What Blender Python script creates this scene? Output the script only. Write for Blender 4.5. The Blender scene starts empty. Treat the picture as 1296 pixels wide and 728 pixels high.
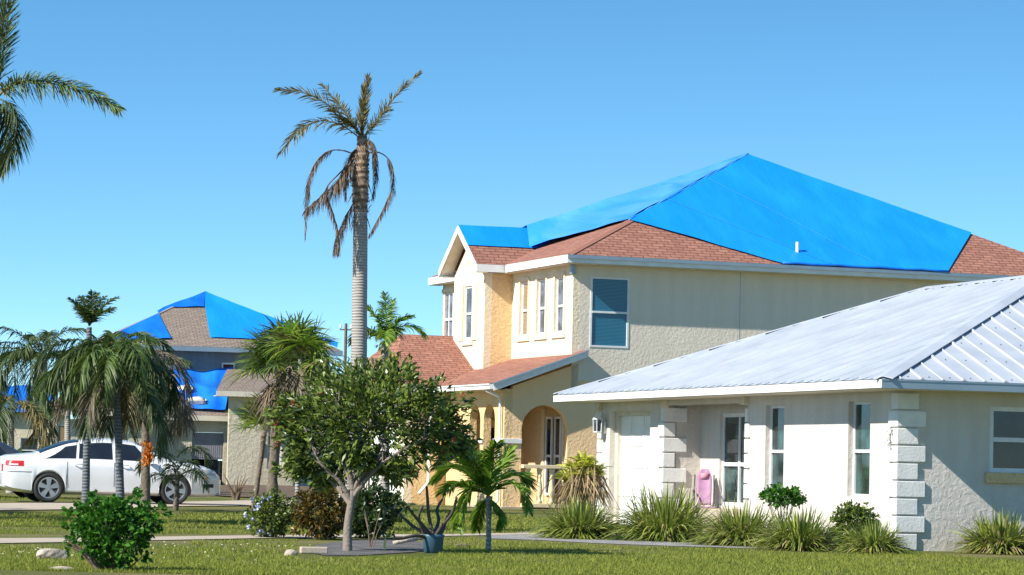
import bpy, bmesh, math, random
import numpy as np
from mathutils import Vector, Matrix
random.seed(7); rng = np.random.default_rng(7)
scn = bpy.context.scene
R = math.radians
# ---------------------------------------------------------------- camera
F, PIT, ROL, H = 3828.0, R(3.43), R(1.31), 1.15
ct, st, cr, sr = math.cos(PIT), math.sin(PIT), math.cos(ROL), math.sin(ROL)
cam = bpy.data.cameras.new('camera'); camo = bpy.data.objects.new('camera', cam)
scn.collection.objects.link(camo); scn.camera = camo
right = Vector((cr, -sr * st, sr * ct)); up = Vector((-sr, -cr * st, cr * ct)); fw = Vector((0, ct, st))
m = Matrix.Identity(4)
for i in range(3):
    m[i][0], m[i][1], m[i][2] = right[i], up[i], -fw[i]
m[2][3] = H
camo.matrix_world = m
cam.sensor_width = 36; cam.lens = F / 1296 * 36; cam.clip_start = 1; cam.clip_end = 6000
# ---------------------------------------------------------------- light
SUN_AZ, SUN_EL = 35.0, 37.0          # direction the light travels (ccw from +X) and its height
w = bpy.data.worlds.new('World'); scn.world = w; w.use_nodes = True
nt = w.node_tree; bg = nt.nodes['Background']
sky = nt.nodes.new('ShaderNodeTexSky'); sky.sky_type = 'NISHITA'; sky.sun_disc = False
sky.sun_elevation = R(SUN_EL)
sx, sy = -math.cos(R(SUN_AZ)), -math.sin(R(SUN_AZ))
sky.sun_rotation = math.atan2(sx, sy)
sky.air_density = 1.0; sky.dust_density = 0.0; sky.ozone_density = 4.0; sky.altitude = 0
wtc = nt.nodes.new('ShaderNodeTexCoord'); wmp = nt.nodes.new('ShaderNodeMapping'); wmp.inputs['Scale'].default_value = (1, 1, 2.1); wmp.inputs['Location'].default_value = (0, 0, .045)
nt.links.new(wtc.outputs['Generated'], wmp.inputs['Vector']); nt.links.new(wmp.outputs[0], sky.inputs['Vector'])
hs = nt.nodes.new('ShaderNodeHueSaturation'); hs.inputs['Saturation'].default_value = 1.18; hs.inputs['Hue'].default_value = .487
nt.links.new(sky.outputs[0], hs.inputs['Color']); nt.links.new(hs.outputs[0], bg.inputs[0]); bg.inputs[1].default_value = 0.132
sl = bpy.data.lights.new('sun', 'SUN'); so = bpy.data.objects.new('sun', sl); scn.collection.objects.link(so)
sl.energy = 5.0; sl.angle = R(0.5); sl.color = (1.0, 0.95, 0.86)
td = Vector((math.cos(R(SUN_AZ)) * math.cos(R(SUN_EL)), math.sin(R(SUN_AZ)) * math.cos(R(SUN_EL)), -math.sin(R(SUN_EL))))
so.rotation_euler = td.to_track_quat('-Z', 'Y').to_euler()
vs = scn.view_settings; vs.view_transform = 'Standard'; vs.look = 'None'; vs.gamma = 1; vs.exposure = 0.68
vs.use_curve_mapping = False
scn.cycles.max_bounces = 6; scn.cycles.transparent_max_bounces = 6
# ---------------------------------------------------------------- helpers: sight lines measured on the photograph
def ray(px, py):
    xi = (px - 648) / F; zi = (364 - py) / F
    x = cr * xi - sr * zi; zc = sr * xi + cr * zi
    return np.array([x, ct - st * zc, st + ct * zc])
def atY(px, py, Y):
    r = ray(px, py); r = r * Y / r[1]; r[2] += H; return r
def gz(Y): return 0.16 * min(1, max(0, (Y - 54) / 12))
def gnd(px, py):
    r = ray(px, py); z = 0.0
    for _ in range(30):
        q = r * ((z - H) / r[2]); z = 0.5 * z + 0.5 * gz(q[1])
    return np.array([q[0], q[1], z])
def onpl(px, py, P, n):
    r = ray(px, py); n = np.array(n, float); P = np.array(P, float) - [0, 0, H]
    r = r * (P @ n) / (r @ n); r[2] += H; return r
# ---------------------------------------------------------------- helpers: mesh
class MB:
    def __init__(s): s.v = []; s.f = []; s.m = []; s.mi = 0
    def add(s, vs, fs):
        o = len(s.v); s.v += [tuple(map(float, p)) for p in vs]
        s.f += [tuple(i + o for i in f) for f in fs]; s.m += [s.mi] * len(fs); return s
    def box(s, a, b):
        x0, y0, z0 = a; x1, y1, z1 = b
        if x0 > x1: x0, x1 = x1, x0
        if y0 > y1: y0, y1 = y1, y0
        if z0 > z1: z0, z1 = z1, z0
        return s.add([(x0, y0, z0), (x1, y0, z0), (x1, y1, z0), (x0, y1, z0), (x0, y0, z1), (x1, y0, z1), (x1, y1, z1), (x0, y1, z1)],
              [(0, 3, 2, 1), (4, 5, 6, 7), (0, 1, 5, 4), (1, 2, 6, 5), (2, 3, 7, 6), (3, 0, 4, 7)])
    def slab(s, poly, d):            # polygon extruded by vector d
        n = len(poly); d = np.array(d); q = [np.array(p) + d for p in poly]
        return s.add(list(poly) + q, [tuple(range(n))[::-1], tuple(range(n, 2 * n))] + [(i, (i + 1) % n, n + (i + 1) % n, n + i) for i in range(n)])
    def quad(s, *p): return s.add(p, [tuple(range(len(p)))])
    def beam(s, a, b, w, h, upv=(0, 0, 1)):
        a = Vector(a); b = Vector(b); d = (b - a).normalized(); upv = Vector(upv)
        x = d.cross(upv).normalized() * (w / 2); y = x.cross(d).normalized() * (h / 2)
        vs = [p + i * x + j * y for p in (a, b) for i, j in ((-1, -1), (1, -1), (1, 1), (-1, 1))]
        return s.add(vs, [(0, 1, 2, 3)[::-1], (4, 5, 6, 7), (0, 1, 5, 4), (1, 2, 6, 5), (2, 3, 7, 6), (3, 0, 4, 7)])
    def tube(s, pts, rad, n=8, cap=True):
        pts = [Vector(p) for p in pts]; o = len(s.v); N = len(pts)
        if not hasattr(rad, '__len__'): rad = [rad] * N
        rad = [float(q) for q in rad]
        ref = Vector((0, 1, 0.1)).normalized(); vs = []
        for i, p in enumerate(pts):
            d = (pts[min(i + 1, N - 1)] - pts[max(i - 1, 0)])
            d = d.normalized() if d.length > 1e-9 else Vector((0, 0, 1))
            if abs(d.dot(ref)) > .93: ref = Vector((1, 0.1, 0)).normalized() if abs(d.x) < .9 else Vector((0, 0, 1))
            x = d.cross(ref).normalized(); y = d.cross(x)
            for k in range(n):
                a = 2 * math.pi * k / n; vs.append(p + rad[i] * (math.cos(a) * x + math.sin(a) * y))
        fs = [(i * n + k, i * n + (k + 1) % n, (i + 1) * n + (k + 1) % n, (i + 1) * n + k) for i in range(N - 1) for k in range(n)]
        if cap: fs += [tuple(range(n))[::-1], tuple(range((N - 1) * n, N * n))]
        return s.add(vs, fs)
    def lathe(s, prof, c=(0, 0, 0), n=20, axis='z'):
        vs = []
        for r, z in prof:
            for k in range(n):
                a = 2 * math.pi * k / n; p = (r * math.cos(a), r * math.sin(a), z)
                if axis == 'y': p = (p[0], p[2], p[1])
                vs.append((p[0] + c[0], p[1] + c[1], p[2] + c[2]))
        N = len(prof)
        fs = [(i * n + k, i * n + (k + 1) % n, (i + 1) * n + (k + 1) % n, (i + 1) * n + k) for i in range(N - 1) for k in range(n)]
        fs += [tuple(range(n))[::-1], tuple(range((N - 1) * n, N * n))]
        return s.add(vs, fs)
    def build(s, name, mat, parent=None, smooth=False, uv=False, loc=None, bevel=0):
        me = bpy.data.meshes.new(name); me.from_pydata(s.v, [], s.f); me.validate(); 
        mats = mat if isinstance(mat, (list, tuple)) else [mat]
        for q in mats: me.materials.append(q)
        if len(mats) > 1 and len(me.polygons) == len(s.m):
            me.polygons.foreach_set('material_index', s.m)
        if smooth: me.polygons.foreach_set('use_smooth', [True] * len(me.polygons))
        if uv:
            ul = me.uv_layers.new(name='UVMap').data
            for p in me.polygons:
                n = p.normal
                t = Vector((0, 0, 1)).cross(n)
                t = t.normalized() if t.length > 1e-4 else Vector((1, 0, 0))
                b = n.cross(t)
                for li in p.loop_indices:
                    c = me.vertices[me.loops[li].vertex_index].co
                    ul[li].uv = (c.dot(t), c.dot(b))
        me.update()
        o = bpy.data.objects.new(name, me); scn.collection.objects.link(o)
        if parent: o.parent = parent
        if loc is not None: o.location = loc
        if bevel:
            b = o.modifiers.new('bevel', 'BEVEL'); b.width = bevel; b.segments = 2; b.limit_method = 'ANGLE'
        return o
def fastmesh(name, V, Fq, mat, parent=None, smooth=False):      # V (n,3) array, Fq (k,m) array of equal-sized faces
    V = np.asarray(V, dtype=np.float32); Fq = np.asarray(Fq, dtype=np.int32)
    me = bpy.data.meshes.new(name); me.vertices.add(len(V)); me.vertices.foreach_set('co', V.ravel())
    k = Fq.shape[1]; me.loops.add(Fq.size); me.loops.foreach_set('vertex_index', Fq.ravel())
    me.polygons.add(len(Fq)); me.polygons.foreach_set('loop_start', np.arange(0, Fq.size, k, dtype=np.int32))
    if smooth: me.polygons.foreach_set('use_smooth', [True] * len(Fq))
    me.materials.append(mat); me.update(calc_edges=True); me.validate()
    o = bpy.data.objects.new(name, me); scn.collection.objects.link(o)
    if parent: o.parent = parent
    return o
def tag(o, label=None, cat=None, group=None, kind=None):
    if label: o['label'] = label
    if cat: o['category'] = cat
    if group: o['group'] = group
    if kind: o['kind'] = kind
    return o
def thing(name, label, cat, loc=(0, 0, 0), rz=0, group=None, ry=0):
    o = bpy.data.objects.new(name, None); scn.collection.objects.link(o); o.empty_display_size = .2
    o.location = loc; o.rotation_euler = (0, ry, rz); return tag(o, label, cat, group)
def copy_tree(o, parent=None):
    c = o.copy(); scn.collection.objects.link(c)
    if parent: c.parent = parent
    for ch in list(o.children): copy_tree(ch, c)
    return c
# ---------------------------------------------------------------- materials
def mat(name, col, rough=.6, metal=0, spec=.5, bump=None, var=None, extra=None, coat=0):
    """bump=(scale,dist[,detail]); var=(col2,scale,contrast) noise mix"""
    M = bpy.data.materials.new(name); M.use_nodes = True; n = M.node_tree.nodes; l = M.node_tree.links
    p = n['Principled BSDF']; p.inputs['Base Color'].default_value = (*col, 1); p.inputs['Roughness'].default_value = rough
    p.inputs['Metallic'].default_value = metal; p.inputs['Specular IOR Level'].default_value = spec
    p.inputs['Coat Weight'].default_value = coat
    tc = n.new('ShaderNodeTexCoord')
    if var:
        ns = n.new('ShaderNodeTexNoise'); ns.inputs['Scale'].default_value = var[1]; ns.inputs['Detail'].default_value = 6
        l.new(tc.outputs['Object'], ns.inputs['Vector'])
        rp = n.new('ShaderNodeValToRGB'); k = var[2] if len(var) > 2 else .15
        rp.color_ramp.elements[0].position = .5 - k; rp.color_ramp.elements[1].position = .5 + k
        rp.color_ramp.elements[0].color = (*col, 1); rp.color_ramp.elements[1].color = (*var[0], 1)
        l.new(ns.outputs['Fac'], rp.inputs['Fac']); l.new(rp.outputs['Color'], p.inputs['Base Color'])
    if bump:
        nb = n.new('ShaderNodeTexNoise'); nb.inputs['Scale'].default_value = bump[0]; nb.inputs['Detail'].default_value = bump[2] if len(bump) > 2 else 4
        l.new(tc.outputs['Object'], nb.inputs['Vector'])
        bp = n.new('ShaderNodeBump'); bp.inputs['Distance'].default_value = bump[1]; bp.inputs['Strength'].default_value = 1
        l.new(nb.outputs['Fac'], bp.inputs['Height']); l.new(bp.outputs['Normal'], p.inputs['Normal'])
    if extra: extra(M, n, l, p, tc)
    return M
def stucco(name, col, col2, dist=.02, scale=9):
    def ex(M, n, l, p, tc):      # swirly trowelled render: stretched noise through a voronoi warp + streaky dirt of its own
        a = n.new('ShaderNodeTexNoise'); a.inputs['Scale'].default_value = scale; a.inputs['Detail'].default_value = 5; a.inputs['Roughness'].default_value = .6; a.inputs['Distortion'].default_value = .5
        l.new(tc.outputs['Object'], a.inputs['Vector'])
        mr = n.new('ShaderNodeMapRange'); mr.inputs['From Min'].default_value = .42; mr.inputs['From Max'].default_value = .62
        l.new(a.outputs['Fac'], mr.inputs['Value'])
        bp = n.new('ShaderNodeBump'); bp.inputs['Distance'].default_value = dist; bp.inputs['Strength'].default_value = .9
        l.new(mr.outputs[0], bp.inputs['Height']); l.new(bp.outputs['Normal'], p.inputs['Normal'])
        mp = n.new('ShaderNodeMapping'); mp.inputs['Scale'].default_value = (1.8, 1.8, .22); l.new(tc.outputs['Object'], mp.inputs['Vector'])
        b = n.new('ShaderNodeTexNoise'); b.inputs['Scale'].default_value = 1.6; b.inputs['Detail'].default_value = 8; b.inputs['Roughness'].default_value = .65
        l.new(mp.outputs[0], b.inputs['Vector'])
        rp = n.new('ShaderNodeValToRGB'); rp.color_ramp.elements[0].position = .35; rp.color_ramp.elements[1].position = .65
        rp.color_ramp.elements[0].color = (*col2, 1); rp.color_ramp.elements[1].color = (*col, 1)
        l.new(b.outputs['Fac'], rp.inputs['Fac']); l.new(rp.outputs['Color'], p.inputs['Base Color'])
    return mat(name, col, .85, spec=.25, extra=ex)
def shingle(name, c1, c2, c3):
    def ex(M, n, l, p, tc):
        br = n.new('ShaderNodeTexBrick'); br.offset = .5; br.inputs['Scale'].default_value = 1
        br.inputs['Brick Width'].default_value = .32; br.inputs['Row Height'].default_value = .145; br.inputs['Mortar Size'].default_value = .012
        br.inputs['Color1'].default_value = (*c1, 1); br.inputs['Color2'].default_value = (*c2, 1); br.inputs['Mortar'].default_value = (*[q * .45 for q in c3], 1); br.inputs['Bias'].default_value = 0
        uvn = n.new('ShaderNodeTexCoord')
        wn = n.new('ShaderNodeTexNoise'); wn.inputs['Scale'].default_value = 1.7; wn.inputs['Detail'].default_value = 3
        l.new(uvn.outputs['UV'], wn.inputs['Vector'])
        ad = n.new('ShaderNodeVectorMath'); ad.operation = 'MULTIPLY_ADD'; ad.inputs[1].default_value = (.12, .03, 0)
        l.new(wn.outputs['Color'], ad.inputs[0]); l.new(uvn.outputs['UV'], ad.inputs[2]); l.new(ad.outputs[0], br.inputs['Vector'])
        ns = n.new('ShaderNodeTexNoise'); ns.inputs['Scale'].default_value = 5; ns.inputs['Detail'].default_value = 8; l.new(uvn.outputs['UV'], ns.inputs['Vector'])
        mx = n.new('ShaderNodeMix'); mx.data_type = 'RGBA'; mx.blend_type = 'MIX'; mx.inputs[7].default_value = (*c3, 1)
        mr = n.new('ShaderNodeMapRange'); mr.inputs['From Min'].default_value = .4; mr.inputs['From Max'].default_value = .75; mr.inputs['To Max'].default_value = .8
        l.new(ns.outputs['Fac'], mr.inputs['Value']); l.new(mr.outputs[0], mx.inputs[0]); l.new(br.outputs['Color'], mx.inputs[6])
        l.new(mx.outputs[2], p.inputs['Base Color'])
        bp = n.new('ShaderNodeBump'); bp.inputs['Distance'].default_value = .02; bp.inputs['Strength'].default_value = .8; bp.invert = True
        l.new(br.outputs['Fac'], bp.inputs['Height']); l.new(bp.outputs['Normal'], p.inputs['Normal'])
    return mat(name, c1, .9, spec=.2, extra=ex)
def tarpmat(name, col, col2, rough=.38, spec=.5):
    def ex(M, n, l, p, tc):
        a = n.new('ShaderNodeTexNoise'); a.inputs['Scale'].default_value = 1.1; a.inputs['Detail'].default_value = 5; a.inputs['Distortion'].default_value = .8
        mp = n.new('ShaderNodeMapping'); mp.inputs['Scale'].default_value = (1, .35, .5); mp.inputs['Rotation'].default_value = (0, 0, .5)
        l.new(tc.outputs['Object'], mp.inputs['Vector']); l.new(mp.outputs[0], a.inputs['Vector'])
        rp = n.new('ShaderNodeValToRGB'); rp.color_ramp.elements[0].position = .35; rp.color_ramp.elements[1].position = .7
        rp.color_ramp.elements[0].color = (*col, 1); rp.color_ramp.elements[1].color = (*col2, 1)
        l.new(a.outputs['Fac'], rp.inputs['Fac']); l.new(rp.outputs['Color'], p.inputs['Base Color'])
        b = n.new('ShaderNodeTexNoise'); b.inputs['Scale'].default_value = 2.2; b.inputs['Detail'].default_value = 7; b.inputs['Roughness'].default_value = .6
        l.new(mp.outputs[0], b.inputs['Vector'])
        bp = n.new('ShaderNodeBump'); bp.inputs['Distance'].default_value = .05; bp.inputs['Strength'].default_value = .55
        l.new(b.outputs['Fac'], bp.inputs['Height']); l.new(bp.outputs['Normal'], p.inputs['Normal'])
    return mat(name, col, rough, spec=spec, extra=ex)
def leafmat(name, c1, c2, rough=.5, trans=.35, spec=.4):
    M = bpy.data.materials.new(name); M.use_nodes = True; n = M.node_tree.nodes; l = M.node_tree.links
    p = n['Principled BSDF']; p.inputs['Roughness'].default_value = rough; p.inputs['Specular IOR Level'].default_value = spec
    g = n.new('ShaderNodeNewGeometry'); rp = n.new('ShaderNodeValToRGB')
    rp.color_ramp.elements[0].color = (*c1, 1); rp.color_ramp.elements[1].color = (*c2, 1)
    l.new(g.outputs['Random Per Island'], rp.inputs['Fac'])
    l.new(rp.outputs['Color'], p.inputs['Base Color'])
    t = n.new('ShaderNodeBsdfTranslucent'); l.new(rp.outputs['Color'], t.inputs['Color'])
    mx = n.new('ShaderNodeMixShader'); mx.inputs[0].default_value = trans
    l.new(p.outputs[0], mx.inputs[1]); l.new(t.outputs[0], mx.inputs[2]); l.new(mx.outputs[0], n['Material Output'].inputs[0])
    return M
def glassmat(name, col, blinds=0, rough=.06):
    def ex(M, n, l, p, tc):
        if blinds:
            wv = n.new('ShaderNodeTexWave'); wv.wave_type = 'BANDS'; wv.bands_direction = 'Z'; wv.inputs['Scale'].default_value = blinds; wv.inputs['Distortion'].default_value = .6
            l.new(tc.outputs['Object'], wv.inputs['Vector'])
            rp = n.new('ShaderNodeValToRGB'); rp.color_ramp.elements[0].color = (*[q * .5 for q in col], 1); rp.color_ramp.elements[1].color = (*[min(1, q * 1.5) for q in col], 1)
            l.new(wv.outputs['Fac'], rp.inputs['Fac']); l.new(rp.outputs['Color'], p.inputs['Base Color'])
        else:
            ns = n.new('ShaderNodeTexNoise'); ns.inputs['Scale'].default_value = 2.4; ns.inputs['Detail'].default_value = 3
            l.new(tc.outputs['Object'], ns.inputs['Vector'])
            rp = n.new('ShaderNodeValToRGB'); rp.color_ramp.elements[0].position = .42; rp.color_ramp.elements[1].position = .6
            rp.color_ramp.elements[0].color = (*[q * .45 for q in col], 1); rp.color_ramp.elements[1].color = (*[min(1, q * 1.5) for q in col], 1)
            l.new(ns.outputs['Fac'], rp.inputs['Fac']); l.new(rp.outputs['Color'], p.inputs['Base Color'])
    return mat(name, col, rough, spec=.6, extra=ex)
M = {}
M['stucco1'] = stucco('cream stucco', (.63, .59, .54), (.56, .51, .46), .0045, 10)
M['cream'] = stucco('warm cream stucco', (.80, .70, .53), (.74, .63, .46), .007, 12)
M['peach'] = stucco('stucco with painted warm bounce', (.78, .56, .30), (.74, .52, .28), .014, 14)
M['beige'] = stucco('beige stucco', (.60, .53, .40), (.52, .46, .34), .01, 7)
M['greyblue'] = stucco('grey stucco', (.20, .22, .23), (.16, .18, .19), .01, 7)
M['trim'] = mat('white paint', (.82, .82, .80), .5, var=((.72, .71, .68), 3, .2), bump=(40, .002))
M['trim2'] = mat('quoin paint', (.80, .79, .77), .6, var=((.66, .65, .64), 3.5, .22), bump=(25, .006))
M['soffit'] = mat('soffit boards', (.66, .60, .48), .7, var=((.58, .52, .42), 4))
M['shingle'] = shingle('red brown shingles', (.30, .135, .095), (.40, .19, .135), (.22, .10, .075))
M['shingle_grey'] = shingle('grey brown shingles', (.25, .20, .16), (.33, .26, .21), (.18, .14, .12))
M['metal'] = mat('galvanised roofing', (.50, .53, .575), .5, metal=.1, var=((.38, .41, .46), 1.2, .2), bump=(3, .004))
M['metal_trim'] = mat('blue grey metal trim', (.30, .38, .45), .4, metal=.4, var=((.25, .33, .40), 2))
M['screw'] = mat('roof screw', (.12, .12, .13), .5, metal=.5)
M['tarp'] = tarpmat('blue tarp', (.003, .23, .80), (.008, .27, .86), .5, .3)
M['tarp_painted_sheen'] = tarpmat('blue tarp with painted sheen', (.03, .27, .86), (.11, .38, .93), .26, .9)  # paler blue base: sheen put into the colour as well as the gloss
M['tarp_crumpled'] = tarpmat('crumpled blue tarp', (.004, .12, .62), (.02, .24, .80), .2, .9)
M['tarp_dark'] = tarpmat('deep blue tarp', (.004, .12, .62), (.01, .20, .75), .4, .45)
M['glass'] = glassmat('window glass', (.010, .016, .022))
M['glass_teal'] = glassmat('window glass with blinds', (.018, .13, .21), 9, .25)
M['glass_curtain'] = glassmat('glass before a pale curtain', (.10, .12, .16), 0, .1)
M['glass_tan'] = glassmat('glass before a tan blind', (.28, .19, .10), 9, .2)
M['glass_green'] = glassmat('greenish glass', (.02, .055, .05))
M['frame'] = mat('window frame', (.75, .76, .76), .45, var=((.65, .66, .67), 5))
M['door_white'] = mat('door paint', (.84, .83, .81), .45, var=((.76, .75, .73), 2.5, .2))
M['concrete'] = mat('concrete', (.50, .41, .31), .9, var=((.38, .32, .25), 1.8, .2), bump=(30, .006, 8))
M['dark'] = mat('dark interior', (.02, .02, .02), .8, var=((.03, .03, .03), 3))
M['bark'] = mat('grey brown bark', (.20, .16, .12), .95, var=((.10, .08, .06), 9, .2), bump=(22, .02, 8))
M['twig'] = mat('brown twig', (.13, .09, .06), .9, var=((.20, .15, .10), 14), bump=(30, .006))
M['fibre'] = leafmat('dead palm fibre', (.16, .10, .06), (.34, .24, .15), .9, .1, .1)
M['bark_pale'] = mat('pale grey bark', (.24, .20, .165), .95, var=((.20, .17, .14), 9, .2), bump=(22, .02, 8))
M['bark_dark'] = mat('dark branch bark', (.06, .05, .045), .9, var=((.10, .085, .07), 9, .2), bump=(22, .01, 8))
M['rock'] = mat('limestone', (.46, .40, .33), .95, var=((.28, .24, .20), 5, .15), bump=(8, .05, 10))
def trunkmat(name, c1, c2, ring=7):
    def ex(Mt, n, l, p, tc):
        wv = n.new('ShaderNodeTexWave'); wv.bands_direction = 'Z'; wv.inputs['Scale'].default_value = ring; wv.inputs['Distortion'].default_value = 2.5; wv.inputs['Detail'].default_value = 3
        l.new(tc.outputs['Object'], wv.inputs['Vector'])
        ns = n.new('ShaderNodeTexNoise'); ns.inputs['Scale'].default_value = 6; ns.inputs['Detail'].default_value = 8; l.new(tc.outputs['Object'], ns.inputs['Vector'])
        ma = n.new('ShaderNodeMath'); ma.operation = 'MULTIPLY'; l.new(wv.outputs['Fac'], ma.inputs[0]); l.new(ns.outputs['Fac'], ma.inputs[1])
        rp = n.new('ShaderNodeValToRGB'); rp.color_ramp.elements[0].position = .02; rp.color_ramp.elements[1].position = .38
        rp.color_ramp.elements[0].color = (*c2, 1); rp.color_ramp.elements[1].color = (*c1, 1)
        l.new(ma.outputs[0], rp.inputs['Fac']); l.new(rp.outputs['Color'], p.inputs['Base Color'])
        bp = n.new('ShaderNodeBump'); bp.inputs['Distance'].default_value = .02; l.new(ma.outputs[0], bp.inputs['Height']); l.new(bp.outputs['Normal'], p.inputs['Normal'])
    return mat(name, c1, .9, spec=.2, extra=ex)
M['palm_trunk'] = trunkmat('ringed palm trunk', (.40, .37, .34), (.27, .25, .23), 5)
M['palm_trunk_dark'] = trunkmat('blue grey palm trunk', (.17, .18, .20), (.10, .11, .12), 5)
M['palm_leaf'] = leafmat('palm leaflet', (.035, .075, .018), (.13, .19, .035), .45, .3)
M['palm_leaf_dark'] = leafmat('dark palm leaflet', (.028, .052, .018), (.10, .14, .04), .5, .25)
M['palm_leaf_bright'] = leafmat('bright palm leaflet', (.06, .17, .012), (.36, .50, .06), .4, .4)
M['palm_olive'] = leafmat('olive palm leaflet', (.10, .09, .03), (.32, .26, .10), .55, .3)
M['palm_dead'] = leafmat('dead palm leaflet', (.10, .065, .045), (.25, .18, .12), .85, .2, .15)
M['palm_drygrey'] = leafmat('dried grey palm leaflet', (.12, .10, .07), (.28, .24, .17), .85, .2, .15)
M['leaf_dark'] = leafmat('dark shrub leaf', (.022, .045, .012), (.07, .12, .03), .35, .25, .6)
M['leaf_tree'] = leafmat('small tree leaf', (.018, .045, .010), (.22, .29, .045), .38, .3, .5)
M['leaf_bright'] = leafmat('bright shrub leaf', (.02, .09, .008), (.08, .23, .02), .5, .35, .3)
M['leaf_lime'] = leafmat('yellow green leaf', (.10, .20, .01), (.32, .42, .03), .4, .4, .5)
M['leaf_croton'] = leafmat('croton leaf', (.014, .032, .010), (.22, .13, .018), .4, .25, .5)
M['leaf_strap'] = leafmat('strap leaf', (.05, .10, .015), (.40, .45, .09), .4, .3, .5)
M['leaf_strap_dry'] = leafmat('dry strap leaf', (.20, .15, .07), (.50, .38, .22), .8, .25, .2)
M['leaf_strap_yellow'] = leafmat('yellow strap leaf', (.22, .26, .02), (.62, .62, .07), .5, .35, .4)
M['flower_red'] = leafmat('red flower', (.45, .02, .03), (.70, .06, .06), .6, .2)
M['flower_blue'] = leafmat('pale blue flower', (.36, .42, .80), (.60, .66, .92), .6, .3)
M['flower_orange'] = leafmat('orange flower', (.55, .15, .02), (.75, .28, .04), .6, .2)
# ---------------------------------------------------------------- wall with openings, in a house's own axes
def wall(mb, o, s, n, L0, L1, zb, zt, ops=(), th=.2):
    o = np.array([o[0], o[1], 0.]); s = np.array([s[0], s[1], 0.]); n = np.array([n[0], n[1], 0.])
    top = zt if callable(zt) else (lambda t: zt)
    br = {L0, L1}
    for q in ops:
        a, b = q[0], q[1]; br |= {a, b}
        if len(q) > 4:
            for k in range(1, 16): br.add((a + b) / 2 - (b - a) / 2 * math.cos(math.pi * k / 16))
    if callable(zt):
        for k in range(1, 8): br.add(L0 + (L1 - L0) * k / 8)
    br = sorted(t for t in br if L0 <= t <= L1)
    def P(t, z, back=False): return o + s * t + np.array([0, 0, z]) - (n * th if back else 0)
    flip = (np.cross(s, [0, 0, 1]) @ n) < 0
    def Q(*p): mb.quad(*(p[::-1] if flip else p))
    def ztop(q, t):
        if len(q) <= 4: return q[3]
        r = (q[1] - q[0]) / 2; c = (q[0] + q[1]) / 2; x = min(1, abs(t - c) / r)
        return q[3] - r + r * math.sqrt(max(0, 1 - x * x))
    for a, b in zip(br[:-1], br[1:]):
        if b - a < 1e-6: continue
        mid = (a + b) / 2
        act = sorted([q for q in ops if q[0] < mid < q[1]], key=lambda q: q[2])
        lo = (zb, zb)
        for q in act:
            hi = (q[2], q[2])
            if hi[0] > lo[0] + 1e-6:
                Q(P(a, lo[0]), P(b, lo[1]), P(b, hi[1]), P(a, hi[0])); Q(P(b, lo[1], 1), P(a, lo[0], 1), P(a, hi[0], 1), P(b, hi[1], 1))
                Q(P(a, hi[0]), P(b, hi[1]), P(b, hi[1], 1), P(a, hi[0], 1))
            lo = (ztop(q, a), ztop(q, b))
            Q(P(a, lo[0], 1), P(b, lo[1], 1), P(b, lo[1]), P(a, lo[0]))
        hi = (top(a), top(b))
        Q(P(a, lo[0]), P(b, lo[1]), P(b, hi[1]), P(a, hi[0])); Q(P(b, lo[1], 1), P(a, lo[0], 1), P(a, hi[0], 1), P(b, hi[1], 1))
        Q(P(a, hi[0]), P(b, hi[1]), P(b, hi[1], 1), P(a, hi[0], 1))
    for q in ops:
        zl = max(q[2], zb)
        for t, sg in ((q[0], 1), (q[1], -1)):
            zh = ztop(q, t)
            p = (P(t, zl), P(t, zl, 1), P(t, zh, 1), P(t, zh))
            Q(*(p if sg > 0 else p[::-1]))
    for t, sg in ((L0, 1), (L1, -1)):
        p = (P(t, zb, 1), P(t, zb), P(t, top(t)), P(t, top(t), 1))
        Q(*(p if sg > 0 else p[::-1]))
    return mb
def frame3(o, s, n):      # returns a function (t, z, d) -> point, d outward
    o = np.array([o[0], o[1], 0.]); s = np.array([s[0], s[1], 0.]); n = np.array([n[0], n[1], 0.])
    return lambda t, z, d=0.: tuple(o + s * t + n * d + np.array([0, 0, z]))
def wbox(mb, Pf, t0, t1, z0, z1, d0, d1):
    a = Pf(t0, z0, d0); b = Pf(t1, z1, d1)
    return mb.box(a, b)
def window(parent, Pf, t0, t1, z0, z1, d=-.1, split=.5, mullions=(), glass='glass', fr=.05, sill=None, frmat='frame', glass2=None, label=None):
    m = MB(); g = .045
    wbox(m, Pf, t0, t0 + fr, z0, z1, d, d + g); wbox(m, Pf, t1 - fr, t1, z0, z1, d, d + g)
    wbox(m, Pf, t0 + fr, t1 - fr, z0, z0 + fr, d, d + g); wbox(m, Pf, t0 + fr, t1 - fr, z1 - fr, z1, d, d + g)
    zs = z0 + (z1 - z0) * split if split else None
    if zs: wbox(m, Pf, t0 + fr, t1 - fr, zs - fr * .5, zs + fr * .5, d, d + g + .012)
    for mu in mullions:
        wbox(m, Pf, t0 + (t1 - t0) * mu - fr * .4, t0 + (t1 - t0) * mu + fr * .4, z0 + fr, z1 - fr, d + .002, d + g + .006)
    f = m.build('window', M[frmat], parent)
    if label: f['label'] = label
    if zs:
        p = MB(); wbox(p, Pf, t0 + fr * .5, t1 - fr * .5, zs, z1 - fr * .5, d + .012, d + .022); p.build('pane', M[glass], f)
        p = MB(); wbox(p, Pf, t0 + fr * .5, t1 - fr * .5, z0 + fr * .5, zs, d + .004, d + .012); p.build('pane', M[glass2 or glass], f)
    else:
        p = MB(); wbox(p, Pf, t0 + fr * .5, t1 - fr * .5, z0 + fr * .5, z1 - fr * .5, d + .004, d + .014); p.build('pane', M[glass], f)
    if sill:
        p = MB(); wbox(p, Pf, t0 - .06, t1 + .06, z0 - .09, z0, d, .05); p.build('sill', M[sill], f, bevel=.006)
    return f
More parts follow.
